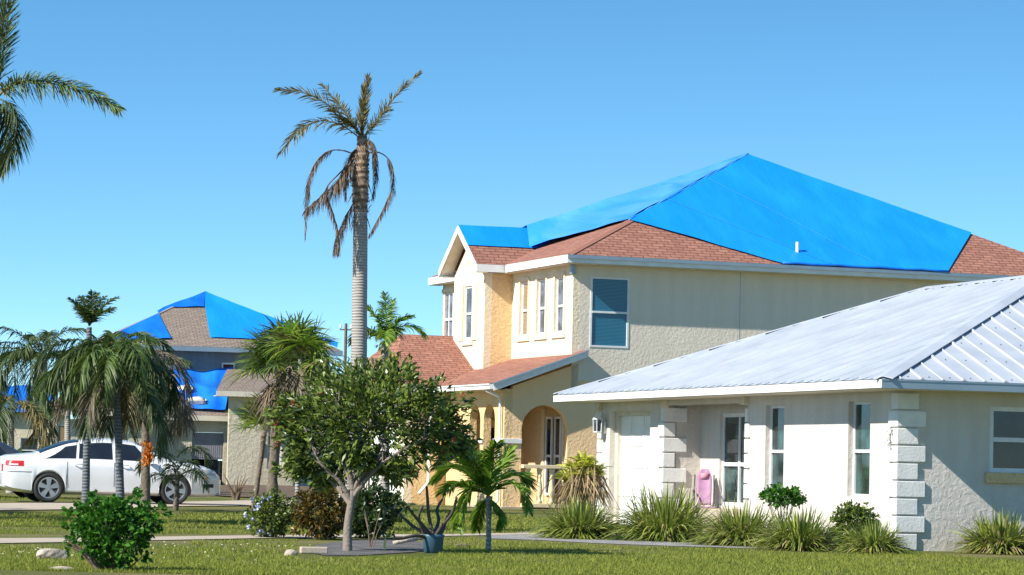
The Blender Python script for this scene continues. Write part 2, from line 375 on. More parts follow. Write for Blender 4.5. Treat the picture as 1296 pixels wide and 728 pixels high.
# ---------------------------------------------------------------- ground
def matmix(name, c1, c2, c3, s1, s2, bump, rough=.95, stretch=(1, 1, 1)):
    Mt = bpy.data.materials.new(name); Mt.use_nodes = True; n = Mt.node_tree.nodes; l = Mt.node_tree.links
    p = n['Principled BSDF']; p.inputs['Roughness'].default_value = rough; p.inputs['Specular IOR Level'].default_value = .15
    tc = n.new('ShaderNodeTexCoord'); mp = n.new('ShaderNodeMapping'); mp.inputs['Scale'].default_value = stretch; l.new(tc.outputs['Object'], mp.inputs['Vector'])
    a = n.new('ShaderNodeTexNoise'); a.inputs['Scale'].default_value = s1; a.inputs['Detail'].default_value = 6; l.new(mp.outputs[0], a.inputs['Vector'])
    b = n.new('ShaderNodeTexNoise'); b.inputs['Scale'].default_value = s2; b.inputs['Detail'].default_value = 10; b.inputs['Roughness'].default_value = .75; l.new(mp.outputs[0], b.inputs['Vector'])
    r1 = n.new('ShaderNodeValToRGB'); r1.color_ramp.elements[0].position = .38; r1.color_ramp.elements[1].position = .62
    r1.color_ramp.elements[0].color = (*c1, 1); r1.color_ramp.elements[1].color = (*c2, 1); l.new(a.outputs['Fac'], r1.inputs['Fac'])
    mr = n.new('ShaderNodeMapRange'); mr.inputs['From Min'].default_value = .42; mr.inputs['From Max'].default_value = .68; l.new(b.outputs['Fac'], mr.inputs['Value'])
    mx = n.new('ShaderNodeMix'); mx.data_type = 'RGBA'; mx.inputs[7].default_value = (*c3, 1); l.new(mr.outputs[0], mx.inputs[0]); l.new(r1.outputs[0], mx.inputs[6]); l.new(mx.outputs[2], p.inputs['Base Color'])
    bp = n.new('ShaderNodeBump'); bp.inputs['Distance'].default_value = bump; l.new(b.outputs['Fac'], bp.inputs['Height']); l.new(bp.outputs['Normal'], p.inputs['Normal'])
    return Mt
M['lawn'] = matmix('mown lawn', (.10, .125, .022), (.23, .195, .08), (.07, .085, .018), .45, 30, .02)
M['gravel'] = matmix('grey gravel', (.40, .385, .37), (.55, .53, .51), (.16, .16, .165), 3, 55, .05)
M['mulch'] = matmix('mulch', (.16, .11, .075), (.26, .19, .13), (.08, .055, .04), 2, 25, .06)
rows = [-30, 0, 20, 54, 66, 90, 150, 400, 3500]; cols = [-2500, -120, -20, 20, 120, 2500]
g = MB(); g.add([(x, y, gz(y)) for y in rows for x in cols], [(j * 6 + i, j * 6 + i + 1, (j + 1) * 6 + i + 1, (j + 1) * 6 + i) for j in range(len(rows) - 1) for i in range(5)])
tag(g.build('ground', M['lawn']), kind='structure')
def strip(name, top, bot, mt, dz, kind='structure'):      # a sheet on the ground between two lines, cut at the grade breaks
    V = []; Fc = []; NS = 40
    def samp(pl, t):
        k = t * (len(pl) - 1); i = min(int(k), len(pl) - 2); f = k - i; return pl[i] * (1 - f) + pl[i + 1] * f
    top = [gnd(*p)[:2] for p in top]; bot = [gnd(*p)[:2] for p in bot]; ND = 10
    for i in range(NS + 1):
        a = samp(top, i / NS); b = samp(bot, i / NS)
        for k in range(ND + 1):
            q = a + (b - a) * k / ND; V.append((q[0], q[1], gz(q[1]) + dz))
    for i in range(NS):
        for k in range(ND):
            o = i * (ND + 1) + k; Fc.append((o, o + ND + 1, o + ND + 2, o + 1))
    return tag(MB().add(V, Fc).build(name, mt), kind=kind)
strip('sidewalk', [(-60, 682.3), (95, 681.6), (330, 678.3), (560, 676.8), (680, 674.5)], [(-60, 689.5), (90, 687), (330, 682), (560, 679.3), (680, 677)], M['concrete'], .012)
strip('driveway', [(-120, 640), (0, 638), (140, 638), (300, 634.5), (520, 633)], [(-120, 649), (0, 647), (140, 645), (300, 641), (520, 638.5)], M['concrete'], .02)
strip('gravel_bed', [(612, 675.5), (640, 676.5), (700, 668), (770, 672), (900, 676), (1010, 684), (1050, 690)], [(620, 682), (690, 684.5), (750, 688), (830, 691), (930, 694), (1010, 696), (1050, 696)], M['gravel'], .008)
M['gravel_painted_shade'] = matmix('grey gravel with painted shade', (.17, .165, .16), (.30, .29, .28), (.08, .08, .085), 3, 60, .05)  # gravel darkened so that the shade on the island sits in its colour
strip('gravel_island', [(392, 698), (402, 690), (440, 685), (500, 683), (556, 690)], [(392, 700), (412, 704), (450, 704), (520, 700), (558, 695)], M['gravel_painted_shade'], .010)
strip('mulch_mound', [(268, 622), (290, 612), (320, 609), (360, 612), (420, 620)], [(268, 628), (300, 630), (330, 631), (370, 631), (420, 630)], M['mulch'], .03)
# ---------------------------------------------------------------- house with the metal roof
A1 = 17.86; C1 = gnd(1135, 697)
u1 = np.array([-math.sin(R(A1)), math.cos(R(A1)), 0]); v1 = np.array([math.cos(R(A1)), math.sin(R(A1)), 0])
h1 = thing('metal_roof_house', 'single storey cream house with pale metal roof and white quoined corners', 'house', tuple(C1), R(A1))
LW = 14.1; SO = 2.54; OV, OU = .65, .78; RD = 6.05; DX = 13.0
m = MB()
FL = frame3((0, 0), (0, 1), (-1, 0))          # long front wall, t = y
wall(m, (0, 0), (0, 1), (-1, 0), 0, 6.28, -.3, SO, [(1.07, 1.93, .82, 2.38), (4.61, 5.44, .82, 2.36)], .22)
wall(m, (0, 0), (0, 1), (-1, 0), 10.4, LW, -.3, SO, [(11.2, 13.5, -.01, 2.34)], .24)
wall(m, (0, 0), (0, 1), (-1, 0), 6.28, 10.4, 2.42, SO, [], .22)                     # lintel over the recess
wall(m, (.74, 0), (0, 1), (-1, 0), 6.28, 10.4, -.3, SO, [(8.02, 9.42, .55, 2.28)], .2)
wall(m, (.221, 10.4), (1, 0), (0, -1), 0, .52, -.3, SO, [], .2)                        # shaded cheek of the recess
wall(m, (.221, 6.28), (1, 0), (0, 1), 0, .52, -.3, SO, [], .2)
wall(m, (0, 0), (1, 0), (0, -1), .221, DX, -.3, SO - .001, [(1.6, 3.3, 1.27, 2.32), (6.5, 8.2, 1.27, 2.32)], .2)
wall(m, (0, LW), (1, 0), (0, 1), .24, DX, -.3, SO, [], .2)
wall(m, (DX, 0), (0, 1), (1, 0), 0, LW, -.3, SO, [], .2)
m.build('wall', M['stucco1'], h1)
m = MB(); m.box((.222, 6.281, -.2), (.74, 10.2, .5)); m.build('porch_step', M['concrete'], h1, bevel=.02)
m = MB(); m.box((.96, .3, -.2), (DX - .3, LW - .3, .2)); m.box((.96, .3, 2.42), (DX - .3, LW - .3, 2.5)); m.build('floor', M['dark'], h1)
m = MB()                                       # soffit under the eaves
m.box((-OV + .03, -OU + .03, SO - .012), (-.002, LW + .97, SO + .0)); m.box((0, -OU + .03, SO - .012), (DX, -.002, SO)); m.build('soffit', M['soffit'], h1)
# roof planes
ZT = 2.68; ZR = ZT + 2.19; YN = 5.35; YF = 15.1 - 4.75
E_ = dict(B=(-OV, -OU, ZT), A=(-OV, 15.1, ZT), Cc=(DX + OV, -OU, ZT), D=(DX + OV, 15.1, ZT), N=(RD - OV, YN, ZR), Fa=(RD - OV, YF, ZR))
roof = MB()
N2 = np.array(E_['N']); F2 = np.array(E_['Fa'])
roof.quad(E_['B'], E_['N'], E_['Fa'], E_['A']); roof.quad(E_['B'], E_['Cc'], E_['N']); roof.quad(E_['Cc'], E_['D'], E_['Fa'], E_['N']); roof.quad(E_['A'], E_['Fa'], E_['D'])
rf = roof.build('roof', M['metal'], h1)
ribs = MB(); scr = MB(); lap_shade = MB()
sl = (ZR - ZT) / RD                            # slope of the long face
y = -OU + .12; i = 0
while y < 15.0:
    xm = RD if YN <= y <= YF else (RD * (y + OU) / (YN + OU) if y < YN else RD * (15.1 - y) / (15.1 - YF))
    if xm > .25:
        wd = .05 if i % 2 == 0 else .032; hh = .05 if i % 2 == 0 else .035; lap_shade.beam((-OV - .005, y - wd - .02, ZT + .004), (-OV + xm - .1, y - wd - .02, ZT + .004 + sl * (xm - .1)), .045, .008)  # dark strip beside each rib paints in the shade of the overlap
        a = (-OV - .01, y, ZT + .003); b = (-OV + xm - .1, y, ZT + .003 + sl * (xm - .1))
        ribs.add([(a[0], y - wd, a[2]), (a[0], y - wd * .4, a[2] + hh), (a[0], y + wd * .4, a[2] + hh), (a[0], y + wd, a[2]),
                  (b[0], y - wd, b[2]), (b[0], y - wd * .4, b[2] + hh), (b[0], y + wd * .4, b[2] + hh), (b[0], y + wd, b[2])],
                 [(0, 1, 5, 4), (1, 2, 6, 5), (2, 3, 7, 6), (0, 3, 2, 1)])
        if True:
            q = .35 + (.31 if i % 2 else 0)
            while q < xm - .25:
                scr.box((-OV + q - .014, y + .11, ZT + sl * q + .004), (-OV + q + .014, y + .14, ZT + sl * q + .024)); q += .62
    y += .36; i += 1
ribs.build('rib', M['metal'], rf); scr.build('screw', M['screw'], rf); lap_shade.build('lap_shade_strip', M['metal_trim'], rf)
ribs = MB(); scr = MB(); sl2 = (ZR - ZT) / (YN + OU)
x = -OV + .32; i = 0
while x < DX:
    ym = (YN + OU) * (x + OV) / RD if x < RD - OV else (YN + OU) * (DX + OV - x) / (DX + 2 * OV - RD)
    if ym > .3:
        wd = .038 if i % 2 else .022; hh = .03 if i % 2 else .02; y0 = -OU - .01; y1 = -OU + ym - .12
        z0 = ZT + .003; z1 = z0 + sl2 * (ym - .12)
        ribs.add([(x - wd, y0, z0), (x - wd * .5, y0, z0 + hh), (x + wd * .5, y0, z0 + hh), (x + wd, y0, z0),
                  (x - wd, y1, z1), (x - wd * .5, y1, z1 + hh), (x + wd * .5, y1, z1 + hh), (x + wd, y1, z1)], [(0, 4, 5, 1), (1, 5, 6, 2), (2, 6, 7, 3), (0, 1, 2, 3)])
        q = .12
        while q < ym - .2:
            scr.box((x + .16, -OU + q - .006, ZT + sl2 * q + .003), (x + .174, -OU + q + .008, ZT + sl2 * q + .018)); q += .9
    x += .36; i += 1
ribs.build('rib', M['metal'], rf); scr.build('screw', M['screw'], rf)
def hipcap(par, a, b, w=.16, mt='metal', n1=None, n2=None, lift=.035, name='ridge_cap'):
    # two narrow wings folded over a hip or ridge; n1,n2: directions pointing down each adjoining face
    a = np.array(a, float); b = np.array(b, float); q = MB(); up_ = np.array([0, 0, lift])
    for n_ in (n1, n2):
        n_ = np.array(n_, float); n_ = n_ / np.linalg.norm(n_) * w
        pts = [a + up_, b + up_, b + up_ + n_, a + up_ + n_]
        q.slab(pts, (0, 0, .012))
    return q.build(name, M[mt], par)
dL = np.array([-RD, 0, -(ZR - ZT)]); dR = np.array([0, -(YN + OU), -(ZR - ZT)]); dF = np.array([0, 15.1 - YF, -(ZR - ZT)])
def perp(down, edge):                           # in-plane direction square to the edge, going down that face
    e = edge / np.linalg.norm(edge); d = down - (down @ e) * e; return d
eB = N2 - np.array(E_['B']); eA = F2 - np.array(E_['A'])
hipcap(rf, E_['B'], E_['N'], .17, 'metal', perp(dL, eB), perp(dR, eB)); hipcap(rf, E_['A'], E_['Fa'], .1, 'metal', perp(dL, eA), perp(dF, eA))
hipcap(rf, E_['N'], E_['Fa'], .15, 'metal', dL, -dL * [1, 1, -1])
m = MB(); m.box((-OV - .02, -OU, SO), (-OV, 15.1, ZT - .012)); m.build('fascia', M['trim'], h1)
m = MB(); m.box((-OV - .02, -OU - .02, SO - .005), (DX + OV, -OU, ZT - .005)); m.box((-OV - .021, -OU - .03, ZT - .03), (DX + OV, -OU - .02, ZT - .004)); m.build('fascia', M['metal_trim'], h1)
m = MB(); m.box((-OV, 15.1, SO), (DX + OV, 15.12, ZT - .01)); m.build('fascia', M['trim'], h1)
# quoins
def quoins(parent, xy, sx_, sy_, z1, n, hh, L, S):
    z = z1
    for k in range(n):
        a, b = (L if k % 2 else S)
        q = MB(); x0, y0 = xy
        q.box((x0 - .045 if sx_ > 0 else x0 + .045, y0 - .045 if sy_ > 0 else y0 + .045, z - hh + .012), (x0 + sx_ * a, y0 + sy_ * b, z - .012))
        q.build('quoin', M['trim2'], parent, bevel=.012); z -= hh
quoins(h1, (0, 0), 1, 1, 2.5, 9, .278, (.46, .30), (.33, .20))
quoins(h1, (0, 10.4), 1, 1, 2.40, 8, .29, (.20, .26), (.44, .12))
q = MB()
for k in range(8):
    q.box((-.045, 6.12 if k % 2 else 6.2, 2.34 - .27 * (k + 1)), (.10, 6.30, 2.318 - .27 * k))
q.build('quoin', M['trim2'], h1, bevel=.01)
q = MB()
for k in range(8):
    q.box((-.045, LW - .3 if k % 2 else LW - .18, 2.34 - .27 * (k + 1)), (.10, LW + .045, 2.318 - .27 * k))
q.build('quoin', M['trim2'], h1, bevel=.01)
m = MB()
for yy in (10.33, 6.3, LW - .1):
    m.box((-.1, yy - .09, SO - .16), (.02, yy + .09, SO - .014))
    m.build('bracket', M['soffit'], h1, bevel=.01); m = MB()
window(h1, FL, 1.07, 1.93, .82, 2.38, -.14, .48, glass='glass_green', sill=None)
window(h1, FL, 4.61, 5.44, .82, 2.36, -.14, .48, glass='glass_green')
window(h1, frame3((.74, 0), (0, 1), (-1, 0)), 8.02, 9.42, .55, 2.28, -.1, .45, (.40,), glass='glass_green', fr=.07)
window(h1, frame3((0, 0), (1, 0), (0, -1)), 1.6, 3.3, 1.27, 2.32, -.06, .5, glass='glass', sill=None, fr=.07)
m = MB(); m.box((1.52, -.07, 1.10), (3.38, -.001, 1.27)); m.build('window_sill', M['peach'], h1, bevel=.01)
window(h1, frame3((0, 0), (1, 0), (0, -1)), 6.5, 8.2, 1.27, 2.32, -.06, .5)
m = MB(); m.box((.20, 11.21, -.02), (.235, 13.49, 2.335))                    # panelled door
dr = m.build('door', M['door_white'], h1)
m = MB()
for k in range(4):
    for j in range(3):
        z0 = .1 + k * .56; y0 = 11.32 + j * .72
        m.box((.185, y0, z0), (.2, y0 + .62, z0 + .03)); m.box((.185, y0, z0 + .43), (.2, y0 + .62, z0 + .46)); m.box((.185, y0, z0 + .03), (.2, y0 + .03, z0 + .43)); m.box((.185, y0 + .59, z0 + .03), (.2, y0 + .62, z0 + .43))
m.build('door_panel', M['door_white'], dr)
m = MB(); m.box((.12, 13.36, 0), (.2, 13.5, 2.34)); m.box((.12, 11.2, 0), (.2, 11.27, 2.34)); m.box((.12, 11.27, 2.26), (.2, 13.36, 2.34)); m.build('door_frame', M['soffit'], dr)
def lantern():
    p = C1 + 13.75 * u1 - .02 * v1
    t = thing('wall_lantern', 'small pointed white wall lantern beside the white panelled door', 'lantern', (p[0], p[1], 1.92), R(A1))
    m = MB(); m.box((-.03, -.06, -.02), (0, .06, .22)); m.box((-.12, -.012, .16), (-.03, .012, .18)); m.build('bracket', M['frame'], t)
    m = MB(); m.lathe([(.055, -.02), (.095, .0), (.095, .02)], (-.15, 0, 0), 6)
    m.lathe([(.12, .26), (.10, .29), (.03, .38), (.012, .42)], (-.15, 0, 0), 6)
    for k in range(6):
        a = k * math.pi / 3; m.beam((-.15 + .09 * math.cos(a), .09 * math.sin(a), .01), (-.15 + .105 * math.cos(a), .105 * math.sin(a), .27), .012, .012)
    m.build('frame', M['frame'], t)
    m = MB(); m.lathe([(.08, .02), (.09, .26)], (-.15, 0, 0), 6); m.build('glass', M['glass_curtain'], t)
lantern()
def ornament():
    p = C1 + .16 * u1 - .05 * v1
    t = thing('wall_ornament', 'white cluster ornament hanging on the sunlit wall beside the near quoins', 'ornament', (p[0], p[1], 1.9), R(A1))
    m = MB()
    for k, (yy, zz, r_) in enumerate([(0, 0, .07), (.06, -.09, .06), (.14, -.13, .06), (.10, -.02, .05), (.03, -.17, .055), (.11, -.22, .045), (0, -.26, .03)]):
        for j in range(5):
            a = j * 1.257 + k; c = (-.02, yy, zz); 
            m.slab([(c[0], c[1], c[2]), (c[0] - .03, c[1] + r_ * math.cos(a - .4), c[2] + r_ * math.sin(a - .4)), (c[0] - .04, c[1] + 1.2 * r_ * math.cos(a), c[2] + 1.2 * r_ * math.sin(a)), (c[0] - .03, c[1] + r_ * math.cos(a + .4), c[2] + r_ * math.sin(a + .4))], (.01, 0, 0))
    m.build('flower', M['trim'], t)
ornament()
# folded pink chair leaning in the recess
def chair():
    dd = onpl(891, 620, C1 + .42 * v1, v1) - C1; p = C1 + (dd @ u1) * u1 + .42 * v1
    t = thing('folding_chair', 'pink folding lawn chair standing upright in the recess beside the tall window', 'chair', (p[0], p[1], .0), R(84))
    m = MB()
    for s_ in (-.18, .18):
        m.tube([(-.08, s_, .35), (.0, s_, .8), (.1, s_, 1.12)], .014, 8); m.tube([(.02, s_, .5), (.12, s_ * 1.05, 1.0)], .012, 8)
        m.tube([(-.34, s_ * 1.15, .52), (.16, s_ * 1.15, .52)], .012, 8); m.tube([(-.36, s_, .5), (-.1, s_ * 1.1, .80), (.08, s_ * 1.1, .84)], .014, 8)
    m.build('frame', M['screw'], t, smooth=True)
    mk = mat('pink fabric', (.36, .18, .33), .8, var=((.46, .26, .38), 6, .2), bump=(60, .004))
    V = []
    for i in range(11):
        z = .55 + i * .068; wd = .23 if i < 8 else .23 - (i - 7) ** 2 * .014; xx = -.03 + i * .02
        for k in range(7):
            f = k / 6 * 2 - 1; V.append((xx + .03 * (1 - f * f), f * wd * .62, z))
    MB().add(V, [(i * 7 + k, i * 7 + k + 1, (i + 1) * 7 + k + 1, (i + 1) * 7 + k) for i in range(10) for k in range(6)]).build('backrest', mk, t, smooth=True).modifiers.new('s', 'SOLIDIFY').thickness = .02
    mk2 = mat('red patch', (.70, .24, .34), .8, var=((.62, .3, .36), 8))
    m = MB(); m.box((-.075, .0, -.055), (.075, .03, .055))
    o = m.build('headrest', mk2, t, smooth=True); o.rotation_euler = (0, 0, R(-90)); o.location = (.10, 0, 1.1)
    m = MB(); m.box((-.4, -.24, .5), (-.02, .24, .53)); m.build('seat', mk, t, bevel=.01)
    m = MB(); 
    for s_ in (-.24, .24): m.tube([(-.38, s_, .5), (.1, s_, .02)], .012, 6); m.tube([(-.02, s_, .5), (-.3, s_, .02)], .012, 6)
    m.build('leg', M['screw'], t)
chair()
# ---------------------------------------------------------------- two storey house with the blue tarp
M['tan'] = stucco('tan stucco', (.74, .66, .55), (.68, .60, .49), .004, 13); M['peach_wall'] = stucco('pale peach stucco', (.86, .60, .35), (.82, .56, .31), .007, 14)
A2 = 19.3; K_ = atY(726, 335, 76)
u2 = np.array([-math.sin(R(A2)), math.cos(R(A2)), 0]); v2 = np.array([math.cos(R(A2)), math.sin(R(A2)), 0])
K0 = np.array([K_[0], K_[1], 0.0])
h2 = thing('two_storey_house', 'two storey cream house with red brown shingles, arched porch and tarped roof', 'house', tuple(K0), R(A2))
def loc2(px, py, P, n):                         # sight line on a plane of this house, in the house's axes
    o = K0 + P[0] * v2 + P[1] * u2 + np.array([0, 0, P[2]]); nn = n[0] * v2 + n[1] * u2 + np.array([0, 0, n[2]])
    d = onpl(px, py, o, nn) - K0; return np.array([d @ v2, d @ u2, d[2]])
S2 = 6.33; T2 = 6.54
FLu = frame3((0, 0), (0, 1), (-1, 0)); FR = frame3((0, 0), (1, 0), (0, -1)); FB = frame3((-.78, 0), (0, 1), (-1, 0))
XE, YE = 14.5, 10.6
m = MB()                                        # upper storey
wall(m, (0, 0), (0, 1), (-1, 0), 0, 4.6, 2.9, S2, [(.64, 1.31, 4.63, 6.06), (1.99, 2.66, 4.63, 6.08), (3.32, 3.97, 4.63, 6.08)], .2)
wl = loc2(561, 400, (0, 0, 0), (1, 0, 0))[1]; wr = loc2(572.5, 400, (0, 0, 0), (1, 0, 0))[1]
wall(m, (0, 0), (0, 1), (-1, 0), 7.2, YE, 2.9, S2, [(wr, wl, 4.62, 6.1)], .2)
wall(m, (-.78, 0), (0, 1), (-1, 0), 4.6, 7.2, 3.4, lambda t: S2 + max(0, 1.3 - abs(t - 5.92)) * .75, [(5.58, 6.30, 4.6, 6.04)], .2)
m.build('wall', M['cream'], h2)
m = MB(); wall(m, (-.58, 4.6), (1, 0), (0, -1), 0, .58, 3.4, S2, [], .2); m.build('wall', M['peach'], h2)  # side of the bay: warm bounced light put into its colour
m = MB(); wall(m, (-.58, 7.2), (1, 0), (0, 1), 0, .58, 3.4, S2, [], .2)
wall(m, (0, 0), (1, 0), (0, -1), .2, XE, 3.4, S2 - .001, [(.47, 1.52, 4.26, 6.04)], .2)
wall(m, (0, YE), (1, 0), (0, 1), 0, XE, 0, S2, [], .2); wall(m, (XE, 0), (0, 1), (1, 0), 0, YE, 0, S2, [], .2)
m.build('wall', M['tan'], h2)
m = MB()
wall(m, (-1.75, 0), (1, 0), (0, -1), .2, 1.949, .0, lambda t: 3.14 + .36 * max(0, t) , [(.46, 1.68, .22, 2.76, 'arch')], .2)
wall(m, (0, 0), (1, 0), (0, -1), .2, XE, 0, 3.399, [], .2); m.build('wall', M['peach_wall'], h2)
m = MB()                                        # lower storey, peach
wall(m, (-1.75, 0), (0, 1), (-1, 0), 0, 4.6, .0, 3.14, [(.72, 1.60, .62, 2.78, 'arch'), (1.86, 2.74, .62, 2.76, 'arch')], .2)
wall(m, (0, 0), (0, 1), (-1, 0), .2, YE, 0, 2.9, [(1.5, 2.0, .6, 2.4)], .2)
wall(m, (-1.55, 3.4), (1, 0), (0, -1), 0, 1.55, 0, 3.0, [(.3, 1.3, .22, 2.45)], .2)
wall(m, (-2.9, 4.6), (1, 0), (0, -1), .2, 1.15, .0, 3.14, [], .2)
m.build('wall', M['peach'], h2)
m = MB(); wall(m, (-2.9, 0), (0, 1), (-1, 0), 4.6, 10.2, .0, 3.14, [(5.2, 9.6, .1, 2.4)], .2); wall(m, (-2.9, 10.2), (1, 0), (0, 1), .2, 2.9, 0, 3.14, [], .2)
m.build('wall', M['cream'], h2)
m = MB(); m.box((-2.8, 5.21, .1), (-2.76, 9.59, 2.4))
for k in range(4): m.box((-2.815, 5.25, .14 + k * .57), (-2.8, 9.55, .14 + k * .57 + .5))
m.build('garage_door', M['door_white'], h2)
m = MB(); m.box((.2, .2, 3.0), (XE - .2, YE - .2, 3.1)); m.box((.2, .2, 0), (.3, YE - .2, 6.2)); m.box((.3, .8, 3.1), (4.0, .9, 6.2)); m.build('floor', M['dark'], h2)
m = MB(); m.box((-1.8, -.05, -.1), (-.2, 3.4, .21)); m.box((-2.0, -.3, -.1), (2.2, -.05, .15)); m.build('porch_floor', M['concrete'], h2, bevel=.01)
# soffits and fascia
OX, OY = .33, .5
m = MB(); m.box((-OX + .02, -OY + .02, S2 - .012), (-.002, 4.58, S2)); m.box((0, -OY + .02, S2 - .012), (XE + .3, -.002, S2)); m.box((-OX + .02, 7.22, S2 - .012), (-.002, 10.9, S2)); m.build('soffit', M['soffit'], h2)
def fasc(pts, par, mt='trim', z0=S2, z1=T2 - .01, th=.025, nm='fascia'):
    m = MB()
    for a, b in pts:
        d = np.array([b[0] - a[0], b[1] - a[1]]); d = d / np.linalg.norm(d); nn = np.array([d[1], -d[0]]) * th
        m.slab([(a[0], a[1], z0), (b[0], b[1], z0), (b[0], b[1], z1), (a[0], a[1], z1)], (nn[0], nn[1], 0))
    return m.build(nm, M[mt], par)
fasc([((-OX, 4.2), (-OX, -OY))], h2); fasc([((-OX, 10.9), (-OX, 7.5))], h2)
fasc([((-OX - .025, -OY), (XE + .33, -OY))], h2)
m = MB(); m.box((-OX - .03, -OY - .07, T2 - .1), (XE + .3, -OY - .026, T2 - .015)); m.build('gutter', M['metal_trim'], h2)
m = MB(); m.box((-.09, -.09, S2 - .25), (.04, .04, S2 - .013)); m.build('bracket', M['metal_trim'], h2, bevel=.01)
# main pyramid roof
AP = np.array([7.0, 5.2, 9.95]); e = dict(a=(-OX, -OY, T2), b=(XE + .33, -OY, T2), c=(XE + .33, 10.9, T2), d=(-OX, 10.9, T2))
m = MB(); m.quad(e['a'], e['b'], AP); m.quad(e['b'], e['c'], AP); m.quad(e['c'], e['d'], AP); m.quad(e['d'], e['a'], AP)
rf2 = m.build('roof', M['shingle'], h2, uv=True)
nR = np.cross([1, 0, 0], AP - np.array(e['a'])); nR /= np.linalg.norm(nR)
nL = -np.cross([0, 1, 0], AP - np.array(e['a'])); nL /= np.linalg.norm(nL)
nL = nL if nL[2] > 0 else -nL; nR = nR if nR[2] > 0 else -nR
ea = AP - np.array(e['a']); dRr = np.array([0, -5.7, -(AP[2] - T2)]); dLl = np.array([-7.33, 0, -(AP[2] - T2)])
hipcap(rf2, e['a'], np.array(e['a']) + ea * .32, .12, 'shingle', perp(dLl, ea), perp(dRr, ea), .015)
# gable over the bay
GX = -1.12; GY = 5.92; GH = 1.59; GZ = 7.66
m = MB(); gb = (GX, GY, GZ)
xe = (GZ - T2) / (AP[2] - T2) * 7.33 - OX      # where the gable ridge dies into the left face
m.quad((GX, GY - GH, T2), (-OX, GY - GH, T2), (xe, GY, GZ), gb); m.quad(gb, (xe, GY, GZ), (-OX, GY + GH, T2), (GX, GY + GH, T2))
gr_ = m.build('gable_roof', M['shingle'], h2, uv=True)
m = MB(); m.quad((GX + .03, GY - GH + .05, T2 - .13), (GX + .03, GY, GZ - .13), (-.76, GY, GZ - .13), (-.76, GY - GH + .05, T2 - .13)); m.quad((GX + .03, GY + GH - .05, T2 - .13), (-.76, GY + GH - .05, T2 - .13), (-.76, GY, GZ - .13), (GX + .03, GY, GZ - .13)); m.build('soffit', M['soffit'], h2)
m = MB()
for sg in (-1, 1):
    a = np.array([GX - .03, GY + sg * GH, T2 - .0]); b = np.array([GX - .03, GY, GZ]); dn = np.array([0, 0, -.2])
    m.slab([a, b, b + dn, a + dn], (.03, 0, 0))
    m.box((GX, GY + sg * GH - .0, S2), (-OX, GY + sg * (GH + .025), T2 - .01)); m.box((GX, GY + sg * (GH - .3), S2 - .01), (-.79, GY + sg * GH, S2 + .01))
m.build('bargeboard', M['trim'], h2)
m = MB(); m.box((-.80, GY - .12, 6.62), (-.781, GY - .06, 6.72)); m.box((-.80, GY + .03, 6.62), (-.781, GY + .09, 6.72)); m.build('vent_hole', M['soffit'], h2)
# windows
for t0, t1, gl in ((.64, 1.31, 'glass_curtain'), (1.99, 2.66, 'glass_curtain'), (3.32, 3.97, 'glass_tan')):
    window(h2, FLu, t0, t1, 4.63, 6.07, -.10, .48, glass=gl, fr=.06)
    m = MB(); wbox(m, FLu, t0 - .1, t0, 4.55, 6.15, 0, .03); wbox(m, FLu, t1, t1 + .1, 4.55, 6.15, 0, .03); wbox(m, FLu, t0, t1, 6.08, 6.18, 0, .03); wbox(m, FLu, t0 - .15, t1 + .15, 4.5, 4.62, 0, .05); m.build('window_surround', M['cream'], h2, bevel=.006)
window(h2, FLu, wr, wl, 4.62, 6.1, -.08, .48, (.5,), glass='glass_curtain', fr=.07, label='paired window left of the gabled bay')
m = MB(); wbox(m, FLu, wr - .08, wl + .08, 6.1, 6.2, 0, .04); m.build('window_surround', M['cream'], h2)
window(h2, FB, 5.58, 6.30, 4.6, 6.04, -.08, .48, glass='glass_curtain', fr=.06)
for t0, t1 in ((5.22, 5.55), (6.33, 6.66)):
    m = MB(); wbox(m, FB, t0, t1, 4.56, 6.08, .0, .04)
    for k in range(3): wbox(m, FB, t0 + .05, t1 - .05, 4.62 + k * .49, 5.03 + k * .49, .04, .052)
    m.build('shutter', M['cream'], h2, bevel=.005)
m = MB(); wbox(m, FB, 5.5, 6.38, 4.44, 4.54, 0, .05); m.build('window_sill', M['cream'], h2)
window(h2, FR, .47, 1.52, 4.26, 6.04, -.03, .50, glass='glass_teal', fr=.05, frmat='frame', label='large dark window with blinds on the shaded side')
# small vertical joint line in the wall
m = MB(); wbox(m, FR, 4.57, 4.585, 2.9, 6.32, 0, .004); m.build('wall_joint', M['metal_trim'], h2)
# lower roofs
m = MB()
za = 3.26; 
m.quad((-2.2, -.42, za), (0, -.42, 4.06), (0, 5.96, 4.06), (-2.2, 4.25, za)); m.quad((0, -.42, 4.06), (.28, -.42, 4.165), (.28, -.003, 4.165), (0, -.003, 4.06))
m.quad((-2.2, 4.25, za), (0, 5.96, 4.06), (0, 7.4, 4.74), (-2.2, 7.4, 4.74), (-3.4, 4.25, za))
m.quad((-3.4, 4.25, za), (-2.2, 7.4, 4.74), (-3.4, 10.6, za)); m.quad((-2.2, 7.4, 4.74), (0, 7.4, 4.74), (0, 10.6, za), (-3.4, 10.6, za))
lr = m.build('porch_roof', M['shingle'], h2, uv=True)
m = MB(); m.slab([(-2.2, -.42, za - .01), (.28, -.42, 4.155), (.28, -.42, 3.99), (-2.2, -.42, za - .19)], (0, -.03, 0)); 
m.build('bargeboard', M['trim'], h2)
m = MB(); m.slab([(-2.22, -.452, za + .0), (.28, -.452, 4.165), (.28, -.452, 4.12), (-2.22, -.452, za - .06)], (0, -.03, 0)); m.build('drip_edge', M['metal_trim'], h2)
